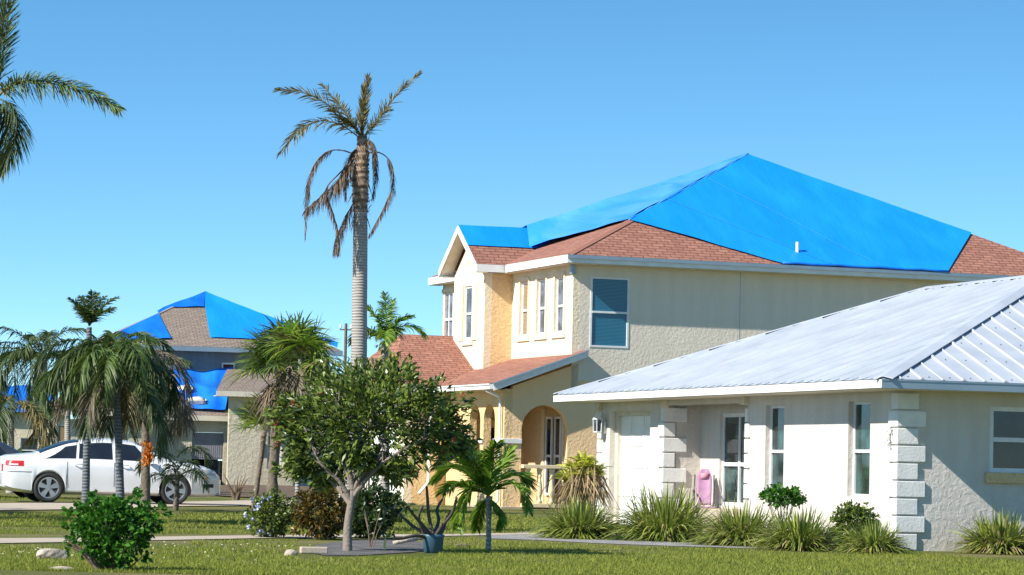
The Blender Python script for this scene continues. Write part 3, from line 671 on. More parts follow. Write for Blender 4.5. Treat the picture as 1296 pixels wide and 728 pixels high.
m = MB(); m.quad((-2.18, -.40, za - .15), (.0, -.40, 3.9), (0, -.001, 3.9), (-2.18, -.001, za - .15)); m.box((-2.18, 0, 3.1), (-1.76, 4.5, 3.115)); m.box((-3.35, 4.25, 3.1), (-1.8, 4.59, 3.115)); m.build('soffit', M['soffit'], h2)
m = MB(); m.box((-2.29, -.40, za - .15), (-2.2, 4.3, za - .02)); m.box((-2.32, -.40, za - .05), (-2.29, 4.3, za - .015)); m.box((-3.4, 4.16, za - .15), (-2.2, 4.25, za - .02)); m.build('gutter', M['trim'], h2)
m = MB()
m.box((-3.43, 4.16, za - .18), (-3.4, 10.6, za - .01))
m.build('fascia', M['trim'], h2)
# downspout
ds = MB(); ds.tube([(-2.22, .14, 3.1), (-1.86, .12, 2.95), (-1.83, .12, 2.8), (-1.83, .12, .35), (-1.95, .12, .24)], .035, 8); ds.build('downspout', M['trim'], h2, smooth=True); ds = MB(); ds.tube([(-2.3, 4.2, 3.1), (-2.25, 4.4, 2.9), (-2.25, 4.5, .75), (-2.55, 4.35, .45)], .05, 8); ds.build('downspout', M['trim'], h2, smooth=True)
# impost band and balustrade
m = MB(); m.box((-1.80, -.05, 1.78), (-1.29, -.001, 1.9)); m.box((-1.8, -.05, 1.78), (-1.751, .72, 1.9)); m.box((-1.8, 1.6, 1.78), (-1.751, 1.86, 1.9)); m.box((-1.8, 2.74, 1.78), (-1.751, 4.4, 1.9)); m.build('impost_band', M['trim2'], h2, bevel=.008)
def balustrade(P0, P1, n, zb, zt, nm):
    t = MB(); P0 = np.array(P0); P1 = np.array(P1)
    t.beam((*P0, zt - .05), (*P1, zt - .05), .2, .09); t.beam((*P0, zb + .05), (*P1, zb + .05), .17, .1)
    b = t.build('handrail', M['peach_light'], h2, bevel=.01)
    for k in range(n):
        p = P0 + (P1 - P0) * (k + .5) / n; hh = zt - zb - .2
        q = MB(); q.lathe([(.075, 0), (.075, .06), (.045, .1), (.05, .16), (.085, .27), (.075, .38), (.04, .6), (.045, .66), (.06, .7), (.04, .74), (.06, hh - .06), (.075, hh - .04), (.075, hh)], (p[0], p[1], zb + .1), 12)
        q.build('baluster', M['peach_light'], h2, smooth=True)
M['peach_light'] = mat('pale peach paint', (.82, .66, .42), .6, var=((.74, .58, .36), 4, .2), bump=(30, .003))
balustrade((-1.29, -.1), (.6, -.1), 6, .2, 1.27, 'a')
# what shows through the arch: door case with side lights
PI_ = frame3((0, 3.4), (1, 0), (0, -1)); 
m = MB(); wbox(m, PI_, -1.25, -.25, .21, 2.42, -.1, -.05); dr = m.build('front_door', M['peach_light'], h2)
m = MB(); wbox(m, PI_, -.42, -.36, 1.1, 1.3, -.05, .0); m.build('handle', M['dark'], dr)
m = MB(); wbox(m, PI_, -.95, -.6, .5, 2.2, -.048, -.03); m.build('side_light', M['glass'], dr)
FLi = frame3((0, 0), (0, 1), (-1, 0))
for t0, t1 in ((.5, .95), (1.15, 1.6)):
    f = window(h2, FLi, t0, t1, .5, 2.5, .03, .5, glass='glass', fr=.06, frmat='door_white')
m = MB(); wbox(m, FLi, 1.75, 2.0, .21, 2.7, .0, .05); wbox(m, FLi, .3, .42, .21, 2.7, 0, .06); m.build('door_case', M['peach_light'], h2)
pmb = MB(); p_ = loc2(1009, 322, e['a'], nR); pmb.tube([p_ - [0, 0, .05], p_ + [0, 0, .32]], .045, 10); pmb.build('vent_pipe', M['trim'], h2)
# ---- tarps: their own things lying on the roof
def wrinkle(p, amp):
    x, y, z = p
    return amp * (math.sin(x * 2.1 + y * 1.3 + 1.2 * math.sin(z * 3)) * .5 + math.sin(x * 5.3 - y * 3.1 + z * 4) * .25 + math.sin(x * .9 + y * 2.7 - z * 1.7 + 2) * .5)
def tarp(mb, quad, n, nu, nv, lift=.035, amp=.02, hang=0):
    q = [np.array(p, float) for p in quad]; V = []
    for i in range(nu + 1):
        for j in range(nv + 1):
            a, b = i / nu, j / nv
            p = q[0] * (1 - a) * (1 - b) + q[1] * a * (1 - b) + q[2] * a * b + q[3] * (1 - a) * b
            V.append(p + np.array(n) * (lift + amp + wrinkle(p, amp)))
    return mb.add(V, [(i * (nv + 1) + j, (i + 1) * (nv + 1) + j, (i + 1) * (nv + 1) + j + 1, i * (nv + 1) + j + 1) for i in range(nu) for j in range(nv)])
def onR(px, py): return loc2(px, py, e['a'], nR)
def onL(px, py): return loc2(px, py, e['a'], nL)
bt = thing('blue_tarp', 'large smooth blue tarp over the peak of the near two storey house', 'tarp', tuple(K0), R(A2))
hipq = np.array(e['a']) + ea * .315
c1_, c2_, c3_ = onR(990, 335), onR(1199, 345.5), onR(1237, 306)
hr = np.array(e['b']) + (AP - np.array(e['b'])) * .36
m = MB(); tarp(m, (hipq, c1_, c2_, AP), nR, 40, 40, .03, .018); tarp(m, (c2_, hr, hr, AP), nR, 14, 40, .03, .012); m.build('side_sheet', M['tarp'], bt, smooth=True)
farq = np.array(e['d']) + (AP - np.array(e['d'])) * .12
lowL = onL(668, 311); 
mid = np.array(e['a']) + (np.array(e['d']) - np.array(e['a'])) * .6 + np.array([1.1, 0, 1.1 * (AP[2] - T2) / 7.33])
m = MB(); Vv = np.array([.60, 4.95, 7.05]); Gg = np.array([.85, GY, GZ + .05]); tarp(m, (hipq, Vv, Gg, AP), nL, 44, 50, .04, .022); tarp(m, (Gg, farq, farq, AP), nL, 20, 30, .04, .022); m.build('front_sheet', M['tarp_painted_sheen'], bt, smooth=True)
# roll along the hip and the lower hem
m = MB(); m.tube([c1_ + nR * .05 + (c2_ - c1_) * k / 12 + np.array([0, 0, .012 * math.sin(k * 2)]) for k in range(13)], .035, 6); m.build('rolled_hem', M['tarp_dark'], bt, smooth=True)
m = MB(); m.tube([hipq + nR * .05 + (AP - hipq) * k / 30 + np.array([0, 0, .012 * math.sin(k * 1.7) - .02]) for k in range(31)], .03, 6); m.build('hip_batten', M['tarp_painted_sheen'], bt, smooth=True)
for fr_ in (.3, .62):
    q0, q1 = hipq + (AP - hipq) * fr_, c1_ + (c2_ - c1_) * fr_
    m = MB(); m.tube([tuple(q0 + (q1 - q0) * k / 30 + nR * (.045 + .018 + wrinkle(q0 + (q1 - q0) * k / 30, .018))) for k in range(31)], .008, 6); m.build('seam', M['tarp'], bt, smooth=True)
# loose flap blown open over the valley
fl = MB(); V = []
fa, fb = onL(664, 313), onL(696, 300)
for i in range(13):
    for j in range(9):
        a, b = i / 12, j / 8; p = fa * (1 - a) + fb * a
        p = p + np.array([-.15, -.1, 0]) * (1 - b) * 1.0 + np.array([.5, .4, .25]) * b
        p[2] += .18 * math.sin(math.pi * a) * (1 - b) + .05 * math.sin(7 * a + 4 * b) + .06
        V.append(p)
fl.add(V, [(i * 9 + j, (i + 1) * 9 + j, (i + 1) * 9 + j + 1, i * 9 + j + 1) for i in range(12) for j in range(8)]).build('loose_flap', M['tarp_dark'], bt, smooth=True)
gt = thing('blue_tarp', 'smaller blue tarp over the ridge of the front gable of the two storey house', 'tarp', tuple(K0), R(A2))
nG = np.cross([1, 0, 0], [0, GH, GZ - T2]); nG /= np.linalg.norm(nG); nG = nG if nG[2] > 0 else -nG
f_ = .46; yb = GY - GH * (1 - f_) ; zb_ = T2 + (GZ - T2) * f_
xb = (zb_ - T2) / (AP[2] - T2) * 7.33 - OX
m = MB(); tarp(m, ((GX - .02, GY, GZ), (GX - .02, yb, zb_), (xb + .25, yb, zb_), (xe + .3, GY, GZ)), nG, 14, 24, .02, .012)
nG2 = nG * [1, -1, 1]; tarp(m, ((GX - .02, GY, GZ), (xe + .3, GY, GZ), (xb + .25, 2 * GY - yb, zb_), (GX - .02, 2 * GY - yb, zb_)), nG2, 24, 14, .02, .012)
m.build('sheet', M['tarp'], gt, smooth=True)
# ---------------------------------------------------------------- far house with grey shingles
Y3 = 135.0; A3 = 14.0; c3 = atY(300, 441, Y3); c3[2] = 0
u3 = np.array([-math.sin(R(A3)), math.cos(R(A3)), 0]); v3 = np.array([math.cos(R(A3)), math.sin(R(A3)), 0])
def loc3(px, py, y=0.):
    o = c3 + y * u3; d = onpl(px, py, o, u3) - c3; return np.array([d @ v3, d @ u3, d[2]])
h3 = thing('far_house', 'distant two storey grey and beige house with brown shingles behind the palms', 'house', tuple(c3), R(A3))
a = loc3(122, 431, 0); b = loc3(434, 436, 0); XL, XR = a[0], b[0]; z3 = loc3(300, 440)[2]; ap = loc3(260, 370, 5.2)
m = MB(); Y3d = 10.4
P = [(XL, 0, z3), (XR, 0, z3), (XR, Y3d, z3), (XL, Y3d, z3)]
for k in range(4): m.quad(P[k], P[(k + 1) % 4], ap)
m.build('roof', M['shingle_grey'], h3, uv=True)
m = MB(); m.box((XL, -.03, z3 - .22), (XR, 0, z3 - .01)); m.box((XL - .03, -.03, z3 - .22), (XL, Y3d, z3 - .01)); m.build('fascia', M['metal_trim'], h3)
m = MB(); wall(m, (0, .5), (1, 0), (0, -1), XL + .5, XR - .5, 2.5, z3 - .05, [(loc3(283, 455)[0], loc3(300, 455)[0], 4.6, 5.6)], .2); wall(m, (XL + .5, .5), (0, 1), (-1, 0), .2, Y3d - 1, 2.5, z3 - .05, [], .2); m.build('wall', M['greyblue'], h3)
window(h3, frame3((0, .5), (1, 0), (0, -1)), loc3(283, 455)[0], loc3(300, 455)[0], 4.6, 5.6, -.08, .5, fr=.07)
# lower storey: beige wing coming forward
def x3(px, y): return loc3(px, 560, y)[0]
def z_3(py, y, px=250): return loc3(px, py, y)[2]
yw = -3.0
m = MB()
gx0, gx1 = x3(243, yw), x3(283, yw)
wall(m, (0, yw), (1, 0), (0, -1), x3(176, yw), x3(291, yw), 0, z_3(530, yw), [(gx0, gx1, .0, z_3(547, yw))], .2)
m.build('wall', M['beige'], h3); m = MB()
wall(m, (0, yw - 1.2), (1, 0), (0, -1), x3(289, yw - 1.2), x3(330, yw - 1.2), 0, z_3(500, yw - 1.2), [], .3)
m.build('wall', M['beige'], h3); m = MB()
wall(m, (0, yw + .3), (1, 0), (0, -1), x3(330, yw), x3(470, yw), 0, z_3(500, yw), [(x3(340, yw), x3(358, yw), .9, 2.4)], .2)
m.build('wall', M['beige'], h3); m = MB()
wall(m, (0, yw - 2.), (1, 0), (0, -1), x3(60, yw), x3(176, yw), 0, z_3(532, yw, 120), [(x3(66, yw), x3(84, yw), 1.1, 2.6), (x3(140, yw), x3(156, yw), 1.1, 2.6)], .2)
wall(m, (x3(60, yw), yw - 1.99), (0, 1), (-1, 0), .2, 6, 0, z_3(532, yw, 120), [], .2)
m.build('wall', M['beige'], h3)
window(h3, frame3((0, yw + .3), (1, 0), (0, -1)), x3(340, yw), x3(358, yw), .9, 2.4, -.08, .5, fr=.07)
window(h3, frame3((0, yw - 2), (1, 0), (0, -1)), x3(66, yw), x3(84, yw), 1.1, 2.6, -.08, .5, fr=.07, glass='glass_tan')
window(h3, frame3((0, yw - 2), (1, 0), (0, -1)), x3(140, yw), x3(156, yw), 1.1, 2.6, -.08, .5, fr=.07, glass='glass_tan')
zg = z_3(547, yw)
m = MB(); m.box((gx0 + .01, yw + .08, zg * .52), (gx1 - .01, yw + .14, zg - .01))
for k in range(14): m.box((gx0 + .05 + k * (gx1 - gx0 - .1) / 14, yw + .06, zg * .55), (gx0 + .05 + (k + .7) * (gx1 - gx0 - .1) / 14, yw + .08, zg - .05))
q_ = m.build('garage_door', mat('grey door paint', (.28, .28, .31), .6, var=((.22, .22, .25), 2)), h3)
m = MB(); m.box((gx0, yw + 1.5, 0), (gx1, yw + 1.6, zg)); m.box((gx0 + (gx1 - gx0) * .55, yw + .1, .1), (gx1, yw + .12, zg * .5)); m.build('garage_interior', M['glass'], h3)
# lower roof skirts
def rslab(x0, x1, y0, z0, y1, z1, mt='shingle_grey', hipL=0, hipR=0, nm='lower_roof'):
    q = MB(); q.slab([(x0, y0, z0), (x1, y0, z0), (x1 - hipR, y1, z1), (x0 + hipL, y1, z1)], (0, 0, -.08)); return q.build(nm, M[mt], h3, uv=True)
zl = z_3(526, yw - .4)
rslab(x3(170, yw), x3(295, yw), yw - .4, zl, .5, z_3(474, .5))
ze = z_3(494, yw - 1.7)
rslab(x3(272, yw - 1.7), x3(345, yw - 1.7), yw - 1.7, ze, .3, ze + 1.1, hipL=1.2)
m = MB(); m.box((x3(272, yw - 1.7), yw - 1.74, ze - .22), (x3(345, yw - 1.7), yw - 1.7, ze - .0)); m.box((x3(272, yw - 1.7), yw - 1.7, ze - .22), (x3(345, yw - 1.7), yw - .9, ze - .19)); m.box((x3(170, yw - .4), yw - .44, zl - .22), (x3(295, yw - .4), yw - .4, zl)); m.build('fascia', M['soffit'], h3)
m = MB(); zz = z_3(519, yw - 2.4, 110); q0, q1 = x3(52, yw - 2.4), x3(178, yw - 2.4)
m.quad((q0, yw - 2.4, zz), (q1, yw - 2.4, zz), (q1, .5, zz + 1.6), (q0 + 3.4, .5, zz + 1.6)); m.quad((q0, yw - 2.4, zz), (q0 + 3.4, .5, zz + 1.6), (q0, 3, zz)); m.build('lower_roof', M['shingle_grey'], h3, uv=True)
m = MB(); m.box((q0, yw - 2.44, zz - .22), (q1, yw - 2.4, zz - .01)); m.build('fascia', M['soffit'], h3)
rslab(x3(345, yw), x3(480, yw), yw - .2, z_3(500, yw), .5, z_3(500, yw) + 1.2)
# far tarps
def tp(px, py): 
    n_ = np.cross([1, 0, 0], np.array(ap) - np.array([XL, 0, z3])); d0 = c3 + XL * v3 + np.array([0, 0, z3]); nw = n_[0] * v3 + n_[1] * u3 + np.array([0, 0, n_[2]])
    d = onpl(px, py, d0, nw) - c3; return np.array([d @ v3, d @ u3, d[2]])
n3 = np.cross([1, 0, 0], np.array(ap) - np.array([XL, 0, z3])); n3 /= np.linalg.norm(n3)
def far_tarp(label, quads, mt, name='blue_tarp'):
    t = thing(name, label, 'tarp', tuple(c3), R(A3)); m = MB()
    for q in quads: tarp(m, q, n3, 16, 16, .03, .03)
    m.build('sheet', M[mt], t, smooth=True); return t
Lc = np.array([XL, 0, z3]); Rc = np.array([XR, 0, z3]); apv = np.array(ap)
far_tarp('blue tarp on the distant house, left of the bare brown shingles', [(Lc + (apv - Lc) * .04, tp(216.5, 430), tp(199, 395), Lc + (apv - Lc) * .62), (Lc + (apv - Lc) * .62, tp(199, 395), tp(207, 390), apv), (tp(207, 390), tp(258, 389.5), apv, apv)], 'tarp_dark')
far_tarp('blue tarp on the distant house, right of the bare brown shingles', [(apv, tp(259, 389), tp(266, 428), Rc + (apv - Rc) * .9), (tp(266, 428), tp(330, 430), tp(428, 434.5), Rc + (apv - Rc) * .9), (Rc + (apv - Rc) * .04, Rc + (apv - Rc) * .5, tp(266, 428), tp(428, 434))], 'tarp')
lt = thing('blue_tarp', 'crumpled deep blue tarp hanging over the low roof of the distant house above the garage', 'tarp', tuple(c3), R(A3))
y0_, z0_ = yw - .45, zl; y1_, z1_ = .45, z_3(474, .5); nl = np.cross([1, 0, 0], [0, y1_ - y0_, z1_ - z0_]); nl /= np.linalg.norm(nl)
def lw(px, py):
    o = c3 + y0_ * u3 + np.array([0, 0, z0_]); nw = nl[0] * v3 + nl[1] * u3 + np.array([0, 0, nl[2]]); d = onpl(px, py, o, nw) - c3; return np.array([d @ v3, d @ u3, d[2]])
m = MB(); tarp(m, (lw(219, 471), lw(230, 519), lw(285, 522), lw(294, 472)), nl, 44, 44, .08, .13); m.build('sheet', M['tarp_crumpled'], lt, smooth=True)
def sandbag(px, py, rot, label):
    p = lw(px, py); w_ = c3 + p[0] * v3 + p[1] * u3 + np.array([0, 0, p[2] + .22])
    t = thing('sandbag', label, 'sandbag', tuple(w_), rot, 'sandbags holding down the crumpled tarp')
    bm = bmesh.new(); bmesh.ops.create_cube(bm, size=1); bmesh.ops.subdivide_edges(bm, edges=bm.edges, cuts=5, use_grid_fill=True)
    for v in bm.verts:
        x, y, z = v.co * 2; f = 1 - .45 * (x * x) ** 2 ; v.co = Vector((x * .36 * (1 + .12 * abs(y)), y * .24 * (1 - .15 * (1 - x * x)), z * .16 * (1 - .6 * x ** 4) * (1 - .4 * y ** 4)))
        v.co.z += .02 * math.sin(9 * v.co.x + 4 * v.co.y)
    me = bpy.data.meshes.new('bag'); bm.to_mesh(me); bm.free(); me.polygons.foreach_set('use_smooth', [True] * len(me.polygons)); me.materials.append(M['sack'])
    o = bpy.data.objects.new('bag', me); scn.collection.objects.link(o); o.parent = t; o.rotation_euler = (R(20), 0, 0)
    n = MB(); n.tube([(.33, 0, 0), (.4, 0, .02), (.45, 0, .06)], [.05, .03, .07], 8); n.build('tied_neck', M['sack'], t)
M['sack'] = mat('pale sack', (.66, .62, .56), .85, var=((.52, .48, .43), 3, .2), bump=(14, .02))
sandbag(221, 471, .1, 'pale sandbag on the upper left corner of the crumpled tarp'); sandbag(233, 499, -.4, 'pale sandbag on the middle left edge of the crumpled tarp'); sandbag(248, 514, .2, 'pale sandbag at the bottom of the crumpled tarp, lowest of the three')
# ---------------------------------------------------------------- neighbouring house at the left edge, mostly hidden
c4 = atY(-60, 520, 160); c4[2] = 0
h4 = thing('blue_roofed_house', 'distant beige house at the left edge with a bright blue tarp over its low roof', 'house', tuple(c4), R(8))
s4 = 3828 / 160; t4 = atY(0, 490, 160)[2]
m = MB(); wall(m, (0, 0), (1, 0), (0, -1), 0, 6, 0, t4 - 1.3, [(1, 2.2, .9, 2.2), (3.6, 4.8, .9, 2.2)], .2); m.build('wall', M['beige'], h4); m = MB(); wall(m, (6, 0), (0, 1), (1, 0), .001, 8, 0, t4 - 1.3, [], .2); m.build('wall', M['beige'], h4)
window(h4, frame3((0, 0), (1, 0), (0, -1)), 1, 2.2, .9, 2.2); window(h4, frame3((0, 0), (1, 0), (0, -1)), 3.6, 4.8, .9, 2.2)
m = MB(); m.quad((-.5, -.5, t4 - 1.35), (6.5, -.5, t4 - 1.35), (4.6, 4, t4 + .1), (-.5, 4, t4 + .1)); m.quad((6.5, -.5, t4 - 1.35), (6.5, 8.5, t4 - 1.35), (4.6, 4, t4 + .1)); m.build('roof', M['shingle_grey'], h4, uv=True)
t = thing('blue_tarp', 'bright blue tarp over the low roof at the left edge of the photo', 'tarp', tuple(c4), R(8))
n4 = np.cross([1, 0, 0], [0, 4.5, 1.45]); n4 /= np.linalg.norm(n4)
m = MB(); tarp(m, ((-.5, -.55, t4 - 1.35), (6.4, -.5, t4 - 1.35), (4.6, 3.9, t4 + .08), (-.5, 3.9, t4 + .08)), n4, 24, 16, .04, .06); m.build('sheet', M['tarp_dark'], t, smooth=True)
# ---------------------------------------------------------------- foliage builders
def blades(P, D, L, W, droop, ns=3, side=None, prof=None, twist=0):
    P = np.asarray(P, float); D = np.asarray(D, float); D = D / np.linalg.norm(D, axis=1, keepdims=True); n = len(P)
    L = np.broadcast_to(L, n).astype(float); W = np.broadcast_to(W, n).astype(float); droop = np.broadcast_to(droop, n).astype(float)
    if side is None:
        r = rng.normal(size=(n, 3)); side = np.cross(D, r)
    side = side / (np.linalg.norm(side, axis=1, keepdims=True) + 1e-9)
    V = np.zeros((n, (ns + 1) * 2, 3)); prof = prof or (lambda t: (0.35 + 1.3 * t) * (1 - t) ** .6 if t < .999 else 0.03)
    for k in range(ns + 1):
        t = k / ns; c = P + D * (L * t)[:, None]; c[:, 2] -= droop * L * t * t
        wv = side * (W * .5 * max(.03, prof(t)))[:, None]
        V[:, 2 * k] = c - wv; V[:, 2 * k + 1] = c + wv
    q = np.array([[2 * k, 2 * k + 1, 2 * k + 3, 2 * k + 2] for k in range(ns)])
    Fc = (q[None] + (np.arange(n) * (ns + 1) * 2)[:, None, None]).reshape(-1, 4)
    return V.reshape(-1, 3), Fc
def join(parts):
    V = []; Fc = []; o = 0
    for v, f in parts: V.append(v); Fc.append(f + o); o += len(v)
    return np.concatenate(V), np.concatenate(Fc)
def unit(n):
    d = rng.normal(size=(n, 3)); return d / np.linalg.norm(d, axis=1, keepdims=True)
def smooth_line(pts, n):
    pts = np.array(pts, float); k = np.linspace(0, len(pts) - 1, n); i = np.clip(k.astype(int), 0, len(pts) - 2); f = (k - i)[:, None]
    p0 = pts[np.clip(i - 1, 0, len(pts) - 1)]; p1 = pts[i]; p2 = pts[i + 1]; p3 = pts[np.clip(i + 2, 0, len(pts) - 1)]
    return .5 * ((2 * p1) + (-p0 + p2) * f + (2 * p0 - 5 * p1 + 4 * p2 - p3) * f ** 2 + (-p0 + 3 * p1 - 3 * p2 + p3) * f ** 3)
def frond(parent, pts, mt, ll=.45, lw=.03, n=44, droop=.5, fwd=.5, start=.12, vee=.3, rw=.02, plume=0, ns=3, skip=0):
    c = smooth_line(pts, n); T = np.gradient(c, axis=0); T /= np.linalg.norm(T, axis=1, keepdims=True)
    upv = np.array([0, 0, 1.]); S = np.cross(T, upv); bad = np.linalg.norm(S, axis=1) < .15
    if bad.any(): S[bad] = S[~bad].mean(0) if (~bad).any() else [1, 0, 0]
    S /= np.linalg.norm(S, axis=1, keepdims=True); U = np.cross(S, T)
    P = []; D = []; L = []; k0 = int(start * n)
    for k in range(k0, n):
        t = (k - k0) / max(1, n - k0 - 1); l = ll * (.35 + .65 * math.sin(math.pi * min(1, .18 + t * .8)) ** .7)
        for sg in (-1, 1):
            if rng.random() < skip: continue
            reps = 1 + (plume > 0)
            for r_ in range(reps):
                a = (rng.uniform(-plume, plume) if plume else 0) + vee
                d = sg * S[k] * math.cos(a) + U[k] * math.sin(a) + T[k] * (fwd + 1.0 * t * t) + rng.normal(size=3) * .10
                P.append(c[k] + rng.normal(size=3) * .004); D.append(d); L.append(l * rng.uniform(.75, 1.1))
    P = np.array(P); D = np.array(D); L = np.array(L)
    Dn = D / np.linalg.norm(D, axis=1, keepdims=True)
    sd = np.cross(Dn, np.cross(Dn, upv)) * .6 + np.cross(Dn, upv) * .8 + rng.normal(size=D.shape) * .25
    a = blades(P, D, L, lw, droop, ns, side=sd)
    rr = np.linspace(rw, rw * .2, n)[:, None]; V = np.concatenate([c - S * rr, c + S * rr, c + U * rr * 1.3]); 
    Fq = np.array([[k, k + 1, n + k + 1, n + k] for k in range(n - 1)] + [[k, 2 * n + k, 2 * n + k + 1, k + 1] for k in range(n - 1)] + [[n + k, n + k + 1, 2 * n + k + 1, 2 * n + k] for k in range(n - 1)])
    V, Fc = join([a, (V, Fq)])
    return fastmesh('frond', V, Fc, mt, parent)
def arc(base, az, el, L, sag, n=6):
    """frond spine: leaves the base at elevation el towards az and bends down"""
    p = np.array(base, float); out = [p.copy()]; e = el
    for k in range(n):
        e -= sag / n * (.5 + k / n); p = p + L / n * np.array([math.cos(az) * math.cos(e), math.sin(az) * math.cos(e), math.sin(e)]); out.append(p.copy())
    return out
def rough_tube(pts, rad, n=12, jit=.04, name='trunk', mt=None, parent=None, sub=14):
    c = smooth_line(pts, sub * (len(pts) - 1)); rr = np.interp(np.linspace(0, 1, len(c)), np.linspace(0, 1, len(rad)), rad)
    rr = rr * (1 + rng.uniform(-jit, jit, len(rr)))
    return MB().tube([tuple(q) for q in c], list(rr), n).build(name, mt, parent, smooth=True)
def cluster_tips(n, c, r, shell=.45, seed=0, floor=None, lump=.25):
    """points spread through an ellipsoid, biased outwards, with an uneven outline"""
    g = np.random.default_rng(seed); d = g.normal(size=(n, 3)); d /= np.linalg.norm(d, axis=1, keepdims=True)
    rad = (shell + (1 - shell) * g.random(n)) ; ph = g.uniform(0, 6.28, 6)
    lum = 1 + lump * (np.sin(3 * d[:, 0] * 2 + ph[0]) * np.sin(4 * d[:, 2] + ph[1]) + .7 * np.sin(7 * d[:, 1] + ph[2] + 3 * d[:, 0]) * np.cos(5 * d[:, 2] + ph[3]))
    p = np.array(c) + d * (rad * lum)[:, None] * np.array(r)
    if floor is not None: p = p[p[:, 2] > floor]
    return p
def rosettes(tips, c, n, L, W, spread=1.0, droop=.15, upb=.3, ns=2):
    d0 = tips - np.array(c); d0 = d0 / (np.linalg.norm(d0, axis=1, keepdims=True) + 1e-6); d0[:, 2] += upb
    P = np.repeat(tips, n, 0) + rng.normal(size=(len(tips) * n, 3)) * L * .35
    D = np.repeat(d0, n, 0) + unit(len(P)) * spread
    return blades(P, D, L * rng.uniform(.6, 1.15, len(P)), W * rng.uniform(.7, 1.15, len(P)), droop, ns, prof=lambda t: math.sin(math.pi * min(.97, max(.04, t * .93 + .05))) * 1.15)
def blossoms(par, pts, L, W, mt):           # one flower head per point: the first is built, the rest are copies sharing its mesh
    V, Fc = rosettes(np.zeros((1, 3)), (0, 0, -1), 9, L, W, 1.2); o = fastmesh('flower', V, Fc, M[mt], par)
    for k, p in enumerate(pts):
        c = o if k == 0 else o.copy()
        if k: scn.collection.objects.link(c); c.parent = par
        c.location = tuple(p); c.rotation_euler = tuple(rng.uniform(0, 3, 3)); c.scale = (float(rng.uniform(.7, 1.3)),) * 3
def shrub(name, label, cat, px, py, r, mt, n=260, per=9, L=.06, W=.035, seed=1, cz=None, group=None, stems=7, stemr=.012, shell=.5, lump=.25, dead=0, spread=1.0, upb=.3, **kw):
    g0 = gnd(px, py); t = thing(name, label, cat, tuple(g0), 0, group); cz = cz if cz is not None else r[2]
    c = (0, 0, cz); tips = cluster_tips(n, c, r, shell, seed, .03, lump)
    V, Fc = rosettes(tips, c, per, L, W, spread, upb=upb); fastmesh('leaves', V, Fc, mt, t)
    m = MB(); g = random.Random(seed)
    for k in range(stems):
        e_ = tips[g.randrange(len(tips))]; b = (g.uniform(-.08, .08) * r[0] * 2, g.uniform(-.08, .08), -.02)
        mid_ = (np.array(b) * .5 + e_ * .5) + np.array([g.uniform(-.05, .05), g.uniform(-.05, .05), -.04]); m.tube([b, tuple(mid_), tuple(e_)], [stemr, stemr * .7, stemr * .35], 5)
    for k in range(dead):
        a = g.uniform(2.2, 4.0); l = g.uniform(.5, .9) * r[0]; b = (g.uniform(-.3, -.1) * r[0], g.uniform(-.3, .0), 0)
        m.tube([b, (b[0] + l * .5 * math.cos(a), b[1] + l * .4 * math.sin(a), l * .5), (b[0] + l * math.cos(a), b[1] + l * .6 * math.sin(a), l * g.uniform(.6, 1.2))], [.012, .008, .003], 5)
    m.build('stems', M['twig'], t); return t
def strapclump(name, label, px, py, r, hgt, n=330, mt='leaf_strap', dry=.12, group='clumps of strap leaved grass along the house', cat='grass clump', seed=0, W=.018, sx_=1.0):
    g0 = gnd(px, py); t = thing(name, label, cat, tuple(g0), 0, group)
    def mk(n, mt, nm, lf=1.0, dr=1.0):
        az = rng.uniform(0, 2 * math.pi, n); el = np.clip(rng.normal(.92, .3, n), .2, 1.5); lean = rng.uniform(0, 1, n)
        D = np.stack([np.cos(az) * np.cos(el) * sx_, np.sin(az) * np.cos(el), np.sin(el)], 1)
        P = np.stack([np.cos(az) * rng.random(n) * r * .6 * sx_, np.sin(az) * rng.random(n) * r * .6, np.zeros(n)], 1)
        L = rng.uniform(.7, 1.25, n) * hgt * 1.25 * lf * (1.15 - .0 * el); sd = np.stack([-np.sin(az), np.cos(az), np.zeros(n)], 1) + rng.normal(size=(n, 3)) * .3
        dp = (.25 + .75 * (1 - el / 1.5)) * rng.uniform(.6, 1.3, n) * dr
        V, Fc = blades(P, D, L, W, dp, 5, side=sd, prof=lambda t: (.7 + .5 * t) * (1 - t ** 3)); V[:, 2] = np.maximum(V[:, 2], .01); fastmesh(nm, V, Fc, mt, t)
    mk(n, M[mt], 'leaves'); mk(int(n * dry) + 8, M['leaf_strap_dry'], 'dead_leaves', .9, 1.5)
    return t
# ---------------------------------------------------------------- the damaged palm in the middle
def pole(px, py, Y): return atY(px, py, Y)
YB = 66.0; bp = np.array([atY(440, 640, YB)[0], YB, .16])
t = thing('storm_damaged_palm', 'tall storm damaged palm with a sparse crown and hanging dead fronds', 'palm tree', tuple(bp))
tl = [atY(px, py, YB) - bp for px, py in ((438, 648), (443, 600), (448, 540), (454, 460), (455, 380), (456, 300), (456, 262))]
tl[0][2] = -.1
rough_tube(tl, [.24, .21, .19, .175, .168, .16, .145], 16, .012, mt=M['palm_trunk'], parent=t)
cs = [atY(px, py, YB) - bp for px, py in ((456, 268), (456, 240), (457, 215), (459, 190), (458, 172))]
rough_tube(cs, [.155, .19, .17, .135, .10], 14, .12, name='crownshaft', mt=trunkmat('fibrous crownshaft', (.30, .22, .16), (.13, .09, .065), 2), parent=t)
V, Fc = blades(np.array(cs)[rng.integers(0, 4, 260)] + np.stack([rng.uniform(-.15, .15, 260), rng.uniform(-.15, .15, 260), rng.uniform(-.2, .2, 260)], 1), np.stack([rng.normal(0, .35, 260), rng.normal(0, .35, 260), rng.choice([-1, 1], 260, p=[.75, .25])], 1), rng.uniform(.15, .4, 260), .035, .2, 2); fastmesh('fibre', V, Fc, M['fibre'], t)
